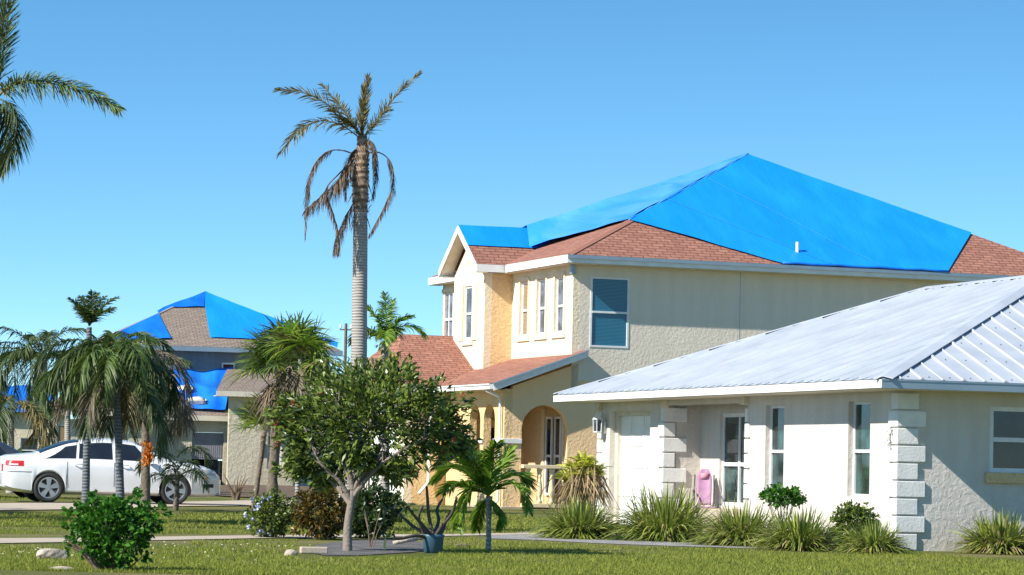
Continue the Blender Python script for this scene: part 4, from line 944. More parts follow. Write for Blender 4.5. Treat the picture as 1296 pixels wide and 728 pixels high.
def pf(pxs, mt, dy, **kw):
    n = len(pxs); pts = [atY(px, py, YB + dy * (k / (n - 1)) ** 1.2) - bp for k, (px, py) in enumerate(pxs)]
    return frond(t, pts, M[mt], **kw)
pf([(456, 172), (436, 150), (415, 133), (385, 117), (353, 114)], 'palm_olive', -.9, ll=.36, lw=.035, n=70, droop=.25, plume=1.0, fwd=.7, skip=.3)
pf([(456, 176), (430, 158), (402, 154), (378, 166), (356, 191)], 'palm_olive', -1.1, ll=.36, lw=.035, n=60, droop=.45, plume=.9, fwd=.6, skip=.3)
pf([(457, 172), (443, 150), (427, 130), (409, 108)], 'palm_olive', 1.0, ll=.36, lw=.035, n=56, droop=.2, plume=1.0, fwd=.9, skip=.3)
pf([(459, 176), (459, 150), (462, 125), (465, 100)], 'palm_olive', .4, ll=.34, lw=.04, n=70, droop=-.1, plume=1.5, fwd=1.6, skip=.3)
pf([(457, 176), (458, 155), (460, 135), (461, 112)], 'palm_olive', -.3, ll=.30, lw=.04, n=54, droop=-.1, plume=1.5, fwd=1.6, skip=.3)
pf([(460, 174), (478, 152), (503, 120), (531, 92)], 'palm_olive', -.5, ll=.32, lw=.032, n=66, droop=.15, plume=1.1, fwd=1.0, skip=.3)
pf([(457, 176), (447, 160), (436, 155), (420, 140)], 'palm_olive', -.5, ll=.36, lw=.04, n=40, droop=.3, plume=1.2, fwd=.9, skip=.3)
pf([(459, 176), (468, 165), (480, 150), (492, 138)], 'palm_olive', .7, ll=.34, lw=.035, n=40, droop=.2, plume=1.0, fwd=1.0, skip=.3)
D_ = dict(lw=.022, droop=.9, plume=.8, vee=-.4, rw=.024)
pf([(452, 198), (432, 191), (412, 194), (395, 215), (388, 250), (386, 300)], 'palm_dead', -.5, ll=.17, n=70, fwd=1.4, start=.3, **D_)
pf([(455, 190), (440, 212), (425, 232), (405, 250), (388, 265)], 'palm_dead', -1.0, ll=.30, n=64, fwd=1.0, start=.15, **{**D_, 'lw': .028})
pf([(452, 200), (430, 220), (413, 240), (418, 262), (427, 290), (429, 320)], 'palm_dead', .5, ll=.16, n=60, fwd=1.4, start=.35, **D_)
pf([(456, 245), (445, 262), (432, 288), (424, 318)], 'palm_dead', -.4, ll=.22, n=50, fwd=1.2, start=.3, **D_)
pf([(460, 196), (480, 194), (495, 208), (497, 235), (485, 265), (468, 296)], 'palm_dead', -.3, ll=.18, n=70, fwd=1.4, start=.3, **D_)
pf([(460, 192), (472, 190), (476, 215), (472, 250)], 'palm_dead', .4, ll=.16, n=50, fwd=1.3, start=.2, **D_)
pf([(459, 188), (466, 178), (474, 188), (473, 215)], 'palm_dead', -.5, ll=.14, n=40, fwd=1.3, start=.2, **D_)
pf([(455, 235), (449, 225), (438, 232), (437, 252)], 'palm_dead', -.5, ll=.12, n=30, fwd=1.3, start=.2, **D_)
pf([(457, 186), (445, 195), (438, 214), (428, 236)], 'palm_dead', .3, ll=.25, n=40, fwd=1.0, start=.15, **{**D_, 'lw': .028})
# ---------------------------------------------------------------- palm entering from the top left corner
YT = 50.0; b0 = np.array([atY(-70, 700, YT)[0], YT, 0]); cT = atY(-12, 128, YT) - b0
t = thing('feather_palm', 'green feather palm in the top left corner, only its fronds against the sky', 'palm tree', tuple(b0))
rough_tube([(0, 0, -.1), (.12, 0, 3), (cT[0] * .55, 0, 6.0), (cT[0], 0, cT[2])], [.2, .16, .14, .12], 12, .02, mt=M['palm_trunk'], parent=t)
def tf(pxs, mt, dy, **kw):
    n = len(pxs); return frond(t, [atY(px, py, YT + dy * (k / (n - 1))) - b0 for k, (px, py) in enumerate(pxs)], M[mt], **kw)
tf([(-4, 125), (20, 106), (60, 103), (105, 112), (150, 137)], 'palm_leaf', -.5, ll=.36, lw=.036, n=90, droop=.4, plume=1.3, fwd=.45)
tf([(-4, 125), (15, 108), (55, 106), (100, 114), (146, 138)], 'palm_olive', -.3, ll=.32, lw=.032, n=60, droop=.4, plume=1.4, fwd=.45)
tf([(-4, 120), (2, 80), (8, 40), (14, -10), (22, -60)], 'palm_leaf', .2, ll=.42, lw=.035, n=80, droop=.1, plume=1.2, fwd=1.2)
tf([(-6, 120), (-2, 80), (2, 40), (8, -10), (14, -60)], 'palm_leaf_dark', -.4, ll=.42, lw=.035, n=60, droop=.1, plume=1.2, fwd=1.2)
tf([(-4, 125), (14, 135), (22, 160), (14, 190), (2, 212)], 'palm_leaf_dark', -.5, ll=.36, lw=.032, n=70, droop=.8, plume=.8, fwd=.6)
tf([(-6, 128), (5, 140), (10, 165), (0, 205)], 'palm_leaf_dark', .4, ll=.36, lw=.03, n=60, droop=.8, plume=.8, fwd=.6)
for az, el in ((2.2, .8), (3.0, .5), (3.8, .7), (4.4, .2), (2.7, .1)):
    frond(t, arc(cT, az, el, 3.2, 1.7), M['palm_leaf_dark'], ll=.5, lw=.03, n=50, droop=.8, plume=.7)
# ---------------------------------------------------------------- generic palms
def palm(name, label, px, py, top, rt, spec, tm='palm_trunk', group=None, lean=0, leafw=.03, loc=None, n=44, trunks=None):
    b = gnd(px, py) if loc is None else np.array(loc, float); t = thing(name, label, 'palm tree', tuple(b), 0, group)
    c = atY(top[0], top[1], b[1]) - b if not np.isscalar(top) else np.array([lean, 0, top])
    rough_tube([(0, 0, -.15), tuple(c * [.35, 0, .35]), tuple(c * [.8, 0, .7]), tuple(c)], [rt * 1.25, rt, rt * .9, rt * .75], 12, .03, mt=M[tm], parent=t)
    for (az, el, L, sag, mt, ll, dr) in spec:
        frond(t, arc(c + np.array([0, 0, .02]), az, el, L, sag), M[mt], ll=ll, lw=leafw, n=n, droop=dr, plume=.6)
    return t, c
def ring(n, el, L, sag, mts, ll, dr, jit=.35, off=0):
    out = []
    for k in range(n):
        out.append((off + 2 * math.pi * k / n + rng.uniform(-jit, jit), el + rng.uniform(-.3, .3), L * rng.uniform(.75, 1.15), sag * rng.uniform(.85, 1.15), mts[k % len(mts)], ll, dr))
    return out
palm('snapped_palm', 'thin dark trunked palm with a small tufted top, left of the dense palm', 108, 650, (113, 414), .07,
     ring(9, 1.15, .75, .7, ['palm_leaf', 'palm_leaf_dark'], .24, .3), 'palm_trunk_dark', leafw=.03)
palm('feather_palm', 'dense drooping palm in front of the front doors of the white car', 153, 662, (148, 458), .072,
     [(3.1, .9, 2.0, 2.6, 'palm_leaf_dark', .42, .8), (3.4, .5, 1.9, 2.4, 'palm_leaf', .42, .8), (2.8, .3, 1.8, 2.0, 'palm_leaf_dark', .42, .8), (3.6, .8, 1.7, 3.0, 'palm_leaf_dark', .42, .8), (4.2, .7, 1.6, 2.8, 'palm_leaf', .4, .8), (.2, .7, 1.9, 2.8, 'palm_drygrey', .4, .8)] +
     ring(11, .6, 1.65, 2.6, ['palm_leaf', 'palm_leaf_dark', 'palm_leaf'], .4, .8) + ring(5, 1.15, 1.2, 2.2, ['palm_leaf'], .36, .5, off=.3) + ring(7, -.35, 1.7, 1.2, ['palm_leaf_dark', 'palm_drygrey'], .45, .9, off=.2), 'palm_trunk_dark', leafw=.035)
palm('feather_palm', 'shorter palm with drying grey brown fronds, behind the orange flower', 184, 648, (185, 492), .09,
     ring(7, .5, 1.6, 2.9, ['palm_drygrey', 'palm_olive', 'palm_leaf_dark'], .5, .7, off=.5) + ring(4, .1, 1.4, 2.2, ['palm_drygrey', 'palm_leaf_dark'], .4, .9) + ring(3, 1.2, 1.3, 1.6, ['palm_leaf_dark'], .4, .5), 'bark', leafw=.03)
def skirt(px, py, label):                     # low fan of leaves round a palm base with orange flower stalk
    b = gnd(px, py); t = thing('young_palm', label, 'palm', tuple(b))
    for k in range(7):
        frond(t, arc((0, 0, .5 + .1 * k % 3), rng.uniform(0, 6.28), .9, 1.1, 2.2), M['palm_leaf_dark'], ll=.3, lw=.03, n=26, droop=.6, plume=.6)
    rough_tube([(0, 0, -.1), (.02, 0, .4), (.03, 0, .8)], [.07, .05, .04], 8, .1, mt=M['bark'], parent=t)
skirt(222, 646, 'small dark round topped palm in front of the bonnet of the white car')
b = gnd(187, 648); t = thing('bromeliad', 'orange bromeliad flower on a palm trunk in front of the white car', 'flower', (b[0] - .02, b[1] - .12, b[2] + .85))
tips = cluster_tips(50, (0, 0, .3), (.07, .06, .34), .2, 5, None, .1); V, Fc = rosettes(tips, (0, 0, 0), 6, .09, .04, 1.0); fastmesh('petals', V, Fc, M['flower_orange'], t)
palm('feather_palm', 'palm with long arching fronds behind the boot of the white car', 52, 628, (56, 455), .13,
     ring(9, .5, 2.6, 2.6, ['palm_leaf_dark', 'palm_leaf_dark', 'palm_leaf'], .6, .7) + [(3.2, .55, 3.6, 2.2, 'palm_leaf_dark', .6, .8), (2.9, .8, 3.2, 2.6, 'palm_leaf_dark', .6, .8), (3.5, .3, 3.0, 1.8, 'palm_leaf_dark', .55, .8)] + ring(4, 1.2, 2.4, 2.0, ['palm_leaf_dark'], .5, .5) , 'palm_trunk', loc=(*(atY(52, 600, 88)[:2]), .16), leafw=.045)
palm('feather_palm', 'low drooping palm at the far left edge, above the boot of the car', 20, 628, (14, 512), .11,
     ring(8, .4, 2.0, 2.5, ['palm_leaf_dark', 'palm_olive'], .6, .7), 'palm_trunk', loc=(*(atY(14, 600, 84)[:2]), .16), leafw=.045)
palm('feather_palm', 'slim palm in front of the low brown roof at the left', 92, 628, (86, 488), .1,
     ring(8, .6, 1.8, 2.5, ['palm_leaf_dark', 'palm_leaf'], .5, .7), 'palm_trunk', loc=(*(atY(86, 600, 92)[:2]), .16), leafw=.045)
palm('feather_palm', 'dark palm crown directly before the grey wall of the far house', 130, 628, (128, 470), .1,
     ring(7, .5, 1.7, 2.5, ['palm_leaf_dark'], .5, .7), 'palm_trunk', loc=(*(atY(128, 600, 95)[:2]), .16), leafw=.05)
palm('feather_palm', 'bright green palm rising behind the tall palm trunk beside the red brown roof', 488, 640, (488, 432), .1,
     ring(5, .9, 1.0, 2.0, ['palm_leaf_bright', 'palm_leaf'], .36, .5) + ring(4, 1.3, 1.1, .9, ['palm_leaf_bright'], .34, .3), 'palm_trunk', loc=(*(atY(488, 600, 70)[:2]), .16), leafw=.04)
# two tall palms standing left of the frame throw the long shadows over the lawn
for xx, yy, hh, lb in ((-14.5, 52.5, 5.2, 'tall palm outside the left edge, nearer of two'), (-17.5, 55, 6.6, 'tall palm outside the left edge, farther of two')):
    palm('feather_palm', lb, 0, 0, hh, .15, ring(11, .5, 2.6, 2.4, ['palm_leaf'], .5, .6), loc=(xx, yy, gz(yy)), leafw=.05, n=26)
# ---------------------------------------------------------------- fan palms
def fan(parent, c, az, el, stalk, r, mt, n=26, droop=.3, W=.05):
    d = np.array([math.cos(az) * math.cos(el), math.sin(az) * math.cos(el), math.sin(el)]); e = c + d * stalk; e[2] -= stalk * .1
    s_ = np.cross(d, [0, 0, 1]); s_ /= np.linalg.norm(s_); u_ = np.cross(s_, d)
    a = np.linspace(-2.1, 2.1, n) + rng.normal(0, .04, n)
    D = d[None] * np.cos(a)[:, None] + s_[None] * np.sin(a)[:, None] + u_[None] * (.25 + .1 * rng.normal(size=n))[:, None]
    L = r * (.72 + .28 * np.cos(a * .6)) * rng.uniform(.85, 1.1, n)
    Vb, Fb = blades(np.repeat(e[None], n, 0), D, L, W, droop * rng.uniform(.6, 1.6, n), 4, side=np.cross(D, u_) + .0, prof=lambda t: (.5 + 1.2 * t if t < .4 else 1.0) * (1 - t ** 2.2))
    sv = np.array([c - s_ * .012, c + s_ * .012, e + s_ * .012, e - s_ * .012]); V, Fc = join([(Vb, Fb), (sv, np.array([[0, 1, 2, 3]]))])
    return fastmesh('frond', V, Fc, M[mt], parent)
b = np.array([*(atY(345, 600, 66)[:2]), .16]); t = thing('fan_palm', 'shaggy fan palm with a brown dead skirt left of the red flowering tree', 'palm tree', tuple(b))
c = atY(357, 462, 66) - b; rough_tube([(0, 0, -.1), (.02, 0, 1), tuple(c)], [.13, .11, .11], 12, .12, mt=M['bark'], parent=t)
for k in range(44): fan(t, c, k * 2.4, rng.uniform(-.25, 1.3), rng.uniform(.4, .75), .86, ['palm_leaf', 'palm_leaf_bright', 'palm_leaf_dark', 'palm_leaf'][k % 4], 24, .35)
for k in range(26): fan(t, c - np.array([0, 0, .15 + .05 * (k % 5)]), k * 2.4, rng.uniform(-1.35, -.6), rng.uniform(.2, .45), .55, ['palm_dead', 'palm_drygrey'][k % 2], 16, .7)
b = np.array([*(atY(377, 600, 64)[:2]), .16]); t = thing('fan_palm', 'thin pale trunked fan palm with a small crown just right of the shaggy one', 'palm tree', tuple(b))
c = atY(380, 455, 64) - b; rough_tube([(0, 0, -.1), tuple(c * .5), tuple(c)], [.055, .045, .045], 10, .05, mt=M['palm_trunk'], parent=t)
for k in range(30): fan(t, c, k * 2.4, rng.uniform(-.3, 1.3), rng.uniform(.35, .7), .78, ['palm_olive', 'palm_leaf', 'palm_leaf_bright'][k % 3], 22, .4)
for k in range(10): fan(t, c, k * 2.4, rng.uniform(-1.2, -.5), .3, .5, 'palm_drygrey', 16, .6)
b = np.array([*(atY(322, 600, 68)[:2]), .16]); t = thing('fan_palm', 'low fan palm with yellowish fans spreading left below the shaggy crown', 'palm tree', tuple(b))
c = atY(335, 545, 68) - b; rough_tube([(0, 0, -.1), tuple(c)], [.06, .06], 10, .1, mt=M['bark'], parent=t)
for k in range(16): fan(t, c, k * 2.4, rng.uniform(.0, 1.2), rng.uniform(.3, .6), .7, ['palm_leaf_bright', 'palm_leaf', 'palm_olive'][k % 3], 24, .3)
# ---------------------------------------------------------------- red flowering small tree
b = gnd(440, 698); t = thing('red_flowering_tree', 'rounded small tree with red flowers in front of the tall damaged palm', 'tree', tuple(b))
YO = b[1]; W_ = lambda px, py, dy=0: atY(px, py, YO + dy) - b
tr = MB()
def limb(pts, rad): tr.tube([tuple(q) for q in smooth_line(pts, 5 * len(pts))], list(np.interp(np.linspace(0, 1, 5 * len(pts)), np.linspace(0, 1, len(rad)), rad)), 9)
limb([W_(440, 702), W_(440, 670), W_(444, 640), W_(447, 622)], [.07, .058, .052, .046])
tipsL = []
ends = [((447, 622), (440, 600), (425, 560), (400, 520), 0), ((447, 622), (452, 590), (450, 545), (455, 490), .3), ((446, 630), (470, 600), (500, 575), (540, 555), -.2), ((447, 622), (470, 590), (490, 545), (510, 500), .2),
        ((444, 640), (425, 615), (400, 595), (370, 575), .2), ((445, 635), (430, 610), (405, 585), (385, 540), -.1), ((447, 622), (480, 595), (530, 585), (565, 570), .4), ((447, 622), (455, 580), (470, 530), (480, 480), .2), ((447, 622), (440, 580), (430, 530), (430, 490), -.15), ((447, 622), (460, 600), (500, 560), (550, 520), -.1)]
for e4 in ends:
    pts = [W_(*p, e4[4] * k / 3 * 2) for k, p in enumerate(e4[:4])]; limb(pts, [.038, .026, .018, .011])
    for j in range(7):
        k = rng.uniform(.45, 1); q = smooth_line(pts, 20)[int(k * 19)]; e_ = q + np.array([rng.uniform(-.28, .28), rng.uniform(-.4, .4), rng.uniform(.05, .35)]); limb([q, (q + e_) / 2 + rng.normal(0, .03, 3), e_], [.013, .009, .005]); tipsL.append(e_)
tr.build('trunk', M['bark_pale'], t, smooth=True)
LBD = None; lobes = [((402, 515), .40, .36), ((440, 488), .42, .34), ((485, 480), .42, .34), ((530, 505), .42, .36), ((565, 530), .34, .34), ((385, 560), .34, .34), ((425, 545), .4, .36), ((480, 535), .42, .36), ((530, 560), .40, .32), ((455, 575), .3, .2), ((572, 560), .25, .22), ((372, 530), .25, .25), ((505, 520), .4, .5), ((380, 590), .24, .16), ((452, 510), .4, .5), ((500, 592), .3, .14), ((420, 600), .22, .14)]
TP = []
for k, (p, rx, rz) in enumerate(lobes):
    dy = rng.uniform(-.5, .5); c = W_(p[0], p[1], dy); TP.append(cluster_tips(84, c, (rx * 1.05, rx * 1.3, rz * 1.05), .25, 50 + k, None, .5))
TP = np.concatenate(TP); cc = W_(475, 545)
V, Fc = rosettes(TP, cc, 9, .12, .036, .95, .2, .5); fastmesh('crown', V, Fc, M['leaf_tree'], t)
sel = TP[(np.linalg.norm((TP - cc) / [1.1, 1.3, .75], axis=1) > .75)]; sel = sel[rng.choice(len(sel), 48, replace=False)][:30] ; sel = sel + (sel - cc) * .08
blossoms(t, sel, .036, .026, 'flower_red')
# ---------------------------------------------------------------- small palm in the middle lawn
b = gnd(618, 696); t = thing('young_coconut_palm', 'small bright green palm on the lawn right of the blue pot', 'palm tree', tuple(b)); YP = b[1]
c = atY(619, 628, YP) - b; rough_tube([(0, 0, -.05), tuple(c * .5), tuple(c)], [.045, .036, .05], 10, .05, mt=M['palm_trunk'], parent=t)
def sp(pxs, dy, **kw): 
    n = len(pxs); a = dict(ll=.34, lw=.04, n=44, droop=.28, fwd=1.15, vee=.2, plume=.35, start=.15); a.update(kw)
    return frond(t, [atY(px, py, YP + dy * k / (n - 1)) - b for k, (px, py) in enumerate(pxs)], M[a.pop('m', 'palm_leaf_bright')], **a)
sp([(618, 628), (600, 600), (585, 580), (560, 570)], -.5); sp([(618, 628), (598, 604), (575, 590), (552, 605)], .3, m='palm_leaf_bright')
sp([(618, 628), (602, 612), (585, 640), (580, 665)], -.4, ll=.28); sp([(618, 628), (628, 600), (637, 585), (643, 570)], .3)
sp([(618, 628), (640, 612), (660, 618), (668, 645)], -.4, ll=.25); sp([(618, 628), (614, 600), (605, 578), (590, 560)], .2)
sp([(618, 628), (622, 598), (622, 578), (628, 562)], -.5, m='palm_leaf_bright'); sp([(618, 628), (635, 605), (655, 600), (668, 612)], .5, m='palm_leaf_bright')
sp([(618, 628), (600, 618), (580, 612), (562, 622)], -.7, m='palm_leaf_bright'); sp([(618, 628), (606, 595), (592, 575), (572, 578)], -.8, m='palm_leaf_bright')
sp([(618, 628), (610, 640), (606, 652), (604, 668)], .3, ll=.2, m='palm_leaf_bright'); sp([(618, 628), (626, 640), (634, 652), (632, 668)], -.2, ll=.15, m='palm_leaf_bright')
sp([(618, 628), (595, 590), (578, 572), (556, 588)], .7, m='palm_leaf_dark')
# ---------------------------------------------------------------- blue pot with bare plumeria
b = gnd(548, 700); YQ = b[1]; t = thing('blue_pot', 'round blue grey plant pot at the edge of the gravel under the bare plumeria', 'plant pot', tuple(b))
mp_ = mat('blue glazed pot', (.04, .10, .16), .5, var=((.06, .13, .19), 8, .2), bump=(20, .003))
m = MB(); m.lathe([(.10, 0), (.125, .01), (.14, .2), (.148, .215), (.15, .25), (.135, .25), (.125, .19), (.001, .19)], (0, 0, 0), 28); m.build('body', mp_, t, smooth=True)
m = MB(); m.lathe([(.126, .185), (.06, .205), (.001, .21)], (0, 0, 0), 20); m.build('soil', M['mulch'], t)
t = thing('plumeria', 'bare branched plumeria growing from the blue pot, few dark leaves left', 'plant', (b[0], b[1], b[2] + .2))
bb = b + [0, 0, .2]; m = MB(); tp_ = []
for pl, dy in (([(548, 678), (543, 655), (541, 630), (540, 616)], .1), ([(548, 680), (560, 665), (572, 650), (578, 630)], -.2), ([(546, 680), (525, 668), (510, 655), (495, 645)], .2), ([(545, 680), (528, 678), (505, 682), (488, 680)], -.2),
               ([(548, 678), (555, 660), (553, 645), (560, 632)], .3), ([(547, 680), (535, 665), (522, 650), (515, 640)], -.3), ([(549, 680), (560, 672), (566, 655), (575, 645)], .2), ([(546, 680), (536, 672), (530, 655), (535, 640)], -.1)):
    pts = [atY(px, py, YQ + dy * k) - bb for k, (px, py) in enumerate(pl)]; pts[0] = np.array([rng.uniform(-.05, .05), rng.uniform(-.05, .05), -.03]); q = smooth_line(pts, 14)
    m.tube([tuple(p) for p in q], list(np.linspace(.028, .016, 14)), 8); tp_.append(q[-1]); tp_.append(q[-4])
m.build('branches', M['bark_dark'], t, smooth=True)
tp_ = np.array([tp_[4], tp_[5], tp_[6], tp_[10], tp_[11], tp_[5] + [0, 0, .05], tp_[4] + [-.05, 0, .02]]); V, Fc = blades(np.repeat(tp_, 7, 0), unit(49) + [0, 0, .3], rng.uniform(.1, .17, 49), .05, .3, 3, prof=lambda t: math.sin(math.pi * min(.97, t * .9 + .06))); fastmesh('leaves', V, Fc, M['leaf_dark'], t)
# ---------------------------------------------------------------- shrubs and clumps
shrub('green_bush', 'bright glossy green bush in the near left corner with dead twigs at its left foot', 'bush', 141, 722, (.50, .48, .40), M['leaf_bright'], 420, 11, .062, .042, 3, cz=.42, stems=26, stemr=.012, shell=.35, lump=.18, dead=9)
shrub('plumbago_bush', 'loose pale green bush with pale blue flowers left of the croton', 'bush', 341, 681, (.38, .34, .36), M['leaf_tree'], 380, 9, .06, .03, 5, stems=12, lump=.25)
b = gnd(341, 681); tips = cluster_tips(70, b + [-.06, -.06, .33], (.33, .3, .33), .85, 9, None, .1); tips = tips[tips[:, 0] < b[0] + .12][:24]
# the flowers belong to the bush
pb = [o for o in scn.objects if o.name.startswith('plumbago_bush')][0]
blossoms(pb, tips - b, .034, .03, 'flower_blue')
shrub('croton_bush', 'dark croton bush with orange yellow leaves left of the trunk of the flowering tree', 'bush', 405, 683, (.46, .38, .42), M['leaf_croton'], 520, 10, .075, .03, 6, stems=12, lump=.15)
shrub('dark_bush', 'very dark leafy bush right of the trunk of the flowering tree', 'bush', 470, 682, (.46, .38, .44), M['leaf_dark'], 460, 10, .08, .035, 7, stems=16, lump=.25)
shrub('lime_bush', 'yellow green bush glowing behind the flowering tree crown beside the palm trunk', 'bush', 462, 640, (.5, .4, 1.4), M['leaf_lime'], 240, 10, .1, .06, 8, cz=1.9, stems=14, lump=.25)
shrub('hedge_bush', 'round clipped dark green bush against the house wall below the second slim window', 'bush', 1081, 697.5, (.38, .32, .38), M['leaf_tree'], 620, 10, .045, .032, 12, stems=8, lump=.08)
shrub('young_shrub', 'upright light green shrub with a flat leafy cap on bare stems', 'shrub', 990, 690.5, (.36, .3, .16), M['leaf_bright'], 150, 10, .07, .035, 13, cz=.80, stems=20, stemr=.01, lump=.2)
G_ = [(733, 682, .55, .58, 'grass clump under the yellowish dracaena, first from the left'), (842, 685, .75, .80, 'largest grass clump, in front of the white door pillar'), (938, 691, .60, .62, 'grass clump below the recess with the pink chair'),
      (1012, 697, .62, .58, 'grass clump below the slim window beside the upright shrub'), (1106, 701, .45, .44, 'smallest grass clump at the foot of the quoined corner'), (1268, 701, .60, .56, 'grass clump at the right edge against the shaded wall')]
for k, (px, py, r_, hg, lb) in enumerate(G_): strapclump('strap_leaf_grass', lb, px, py, r_, hg, n=int((600 + 900 * r_) * (1, .9, 1.1, .8, 1, .9)[k]), W=(.028, .03, .024, .026, .022, .03)[k], dry=(.15, .08, .25, .12, .2, .35)[k])
strapclump('grey_tuft', 'small grey dry tuft at the end of the gravel left of the first grass clump', 690, 676, .16, .2, n=120, dry=.8, group=None, W=.012)
b = gnd(736, 676); t = thing('dracaena', 'tall yellow green clump with hanging dry leaves beside the white pillar', 'plant', tuple(b))
m = MB(); 
for k in range(4): m.tube([(-.12 + .08 * k, .05 * (k % 2), -.05), (-.1 + .07 * k, 0, .5), (-.14 + .1 * k, 0, .95)], [.04, .03, .03], 8)
m.build('stems', M['bark'], t)
hd = np.array([[-.14, 0, 1.12], [0, .1, 1.25], [.12, -.05, 1.18], [.24, .05, 1.05], [-.25, .05, .95], [0, -.1, 1.0]])
V, Fc = blades(np.repeat(hd, 60, 0) + rng.normal(0, .03, (360, 3)), unit(360) * [1, 1, .8] + [0, 0, 1.2], rng.uniform(.3, .52, 360), .036, .5, 5, prof=lambda t: (.7 + .5 * t) * (1 - t ** 3)); fastmesh('leaves', V, Fc, M['leaf_strap_yellow'], t)
V, Fc = blades(np.repeat(hd, 60, 0) + rng.normal(0, .07, (360, 3)), unit(360) * [.6, .6, .4] + [0, 0, -.6], rng.uniform(.3, .7, 360), .03, .4, 5, prof=lambda t: (.7 + .5 * t) * (1 - t ** 3)); V[:, 2] = np.maximum(V[:, 2], .05); fastmesh('dead_leaves', V, Fc, M['leaf_strap_dry'], t)
# background greenery that closes the view between and behind the houses
bgk = [(-44, 175, 7, 4.2), (-34, 172, 6, 3.4), (-27, 168, 4, 2.6), (-20.5, 118, 1.6, 1.1), (-5, 112, 2.2, 1.8), (-1.2, 112, 2.2, 2.0), (34, 130, 8, 3)]
lbs = ['far dark hedge at the left edge beyond the houses', 'far dark hedge between the left house and the brown roofed house', 'far dark bush behind the palms at the left', 'low bush in front of the beige wall left of the dense palm', 'bush behind the fan palms', 'bush between the distant house and the garage wing', 'far hedge beyond the metal roofed house']
for k, (x_, y_, r_, h_) in enumerate(bgk):
    t = thing('background_bush', lbs[k], 'bush', (x_, y_, .16)); tips = cluster_tips(int(220 + 30 * r_), (0, 0, h_ * .5), (r_, 1.5, h_ * .55), .4, 80 + k, .02, .2)
    V, Fc = rosettes(tips, (0, 0, 0), 9, .35, .2, 1.0); fastmesh('leaves', V, Fc, M['leaf_dark' if k % 2 else 'leaf_tree'], t)
# dead twiggy shrub beside the driveway, stones, logs
b = gnd(298, 634); t = thing('bare_twigs', 'bare brown twiggy stump standing on the mulch right of the car', 'dead shrub', tuple(b)); m = MB()
for k in range(16):
    a = rng.uniform(0, 6.28); l = rng.uniform(.3, .75); m.tube([(rng.uniform(-.1, .1), rng.uniform(-.1, .1), -.03), (l * .25 * math.cos(a), l * .25 * math.sin(a), l * .5), (l * .55 * math.cos(a), l * .55 * math.sin(a), l)], [.03, .02, .006], 6)
m.build('stems', M['twig'], t)
def stone(name, label, cat, px, py, r, mt, seed, flat=1.0, rz=0):
    b = gnd(px, py); bm = bmesh.new(); bmesh.ops.create_icosphere(bm, subdivisions=4, radius=1); g = np.random.default_rng(seed)
    pl = g.normal(size=(9, 3)); pl /= np.linalg.norm(pl, axis=1, keepdims=True); off = g.uniform(.55, .85, 9)
    for v in bm.verts:
        p = np.array(v.co)
        for n_, o_ in zip(pl, off):
            e_ = p @ n_ - o_
            if e_ > 0: p = p - n_ * e_ * .85
        p = p * (1 + .03 * math.sin(9 * p[0] + 5 * p[1]) * math.cos(8 * p[2])); v.co = Vector(p * np.array(r))
    me = bpy.data.meshes.new(name); bm.to_mesh(me); bm.free(); me.materials.append(mt); o = bpy.data.objects.new(name, me); scn.collection.objects.link(o)
    o.location = (b[0], b[1], b[2] + r[2] * .45); o.rotation_euler = (0, 0, rz); return tag(o, label, cat)
stone('boulder', 'pale rough rock on the lawn left of the bright green bush', 'rock', 66, 708, (.19, .14, .10), M['rock'], 4)
stone('flat_stone', 'small flat stone in the grass in front of the pale rough rock', 'rock', 78, 722, (.14, .08, .03), M['rock'], 5)
stone('garden_block', 'grey stone block lying at the left end of the gravel island', 'rock', 368, 704, (.09, .06, .06), M['rock'], 6)
b = gnd(397, 701); bk = MB(); bk.box((-.18, -.05, 0), (.18, .05, .09)); o = bk.build('edging_block', M['concrete'], None, bevel=.015); o.location = tuple(b); o.rotation_euler = (0, 0, .25); tag(o, 'long grey concrete edging block beside the stone at the gravel island', 'edging block')
b = gnd(512, 690); m = MB(); m.tube([(-.16, -.1, .03), (0, 0, .06), (.18, .1, .09)], [.028, .03, .026], 10); o = m.build('driftwood', M['rock'], None, smooth=True); o.location = tuple(b); tag(o, 'short pale piece of wood lying on the gravel left of the blue pot', 'wood')
b = gnd(577, 692); m = MB()
for k in range(8):
    a = rng.uniform(-1, 1.2); m.tube([(0, 0, .02), (.09 * math.cos(a), .09 * math.sin(a), .04), (rng.uniform(.14, .25) * math.cos(a), .2 * math.sin(a), .02)], [.012, .01, .005], 6)
o = m.build('fallen_twigs', M['bark'], None); o.location = tuple(b); tag(o, 'grey fallen twigs on the grass right of the blue pot', 'twigs')
b = gnd(470, 694); t = thing('young_sapling', 'thin dark sapling at the gravel right of the flowering tree trunk', 'sapling', tuple(b)); m = MB(); tq = []
for k in range(5):
    e_ = np.array([rng.uniform(-.18, .28), rng.uniform(-.1, .1), rng.uniform(.35, .62)]); m.tube([(rng.uniform(-.03, .03), 0, -.02), tuple(e_ * .5 + [0, 0, .03]), tuple(e_)], [.009, .007, .004], 5); tq.append(e_)
m.build('stem', M['twig'], t); V, Fc = rosettes(np.array(tq), (0, 0, .2), 9, .08, .035, 1.0); fastmesh('leaves', V, Fc, M['leaf_dark'], t)
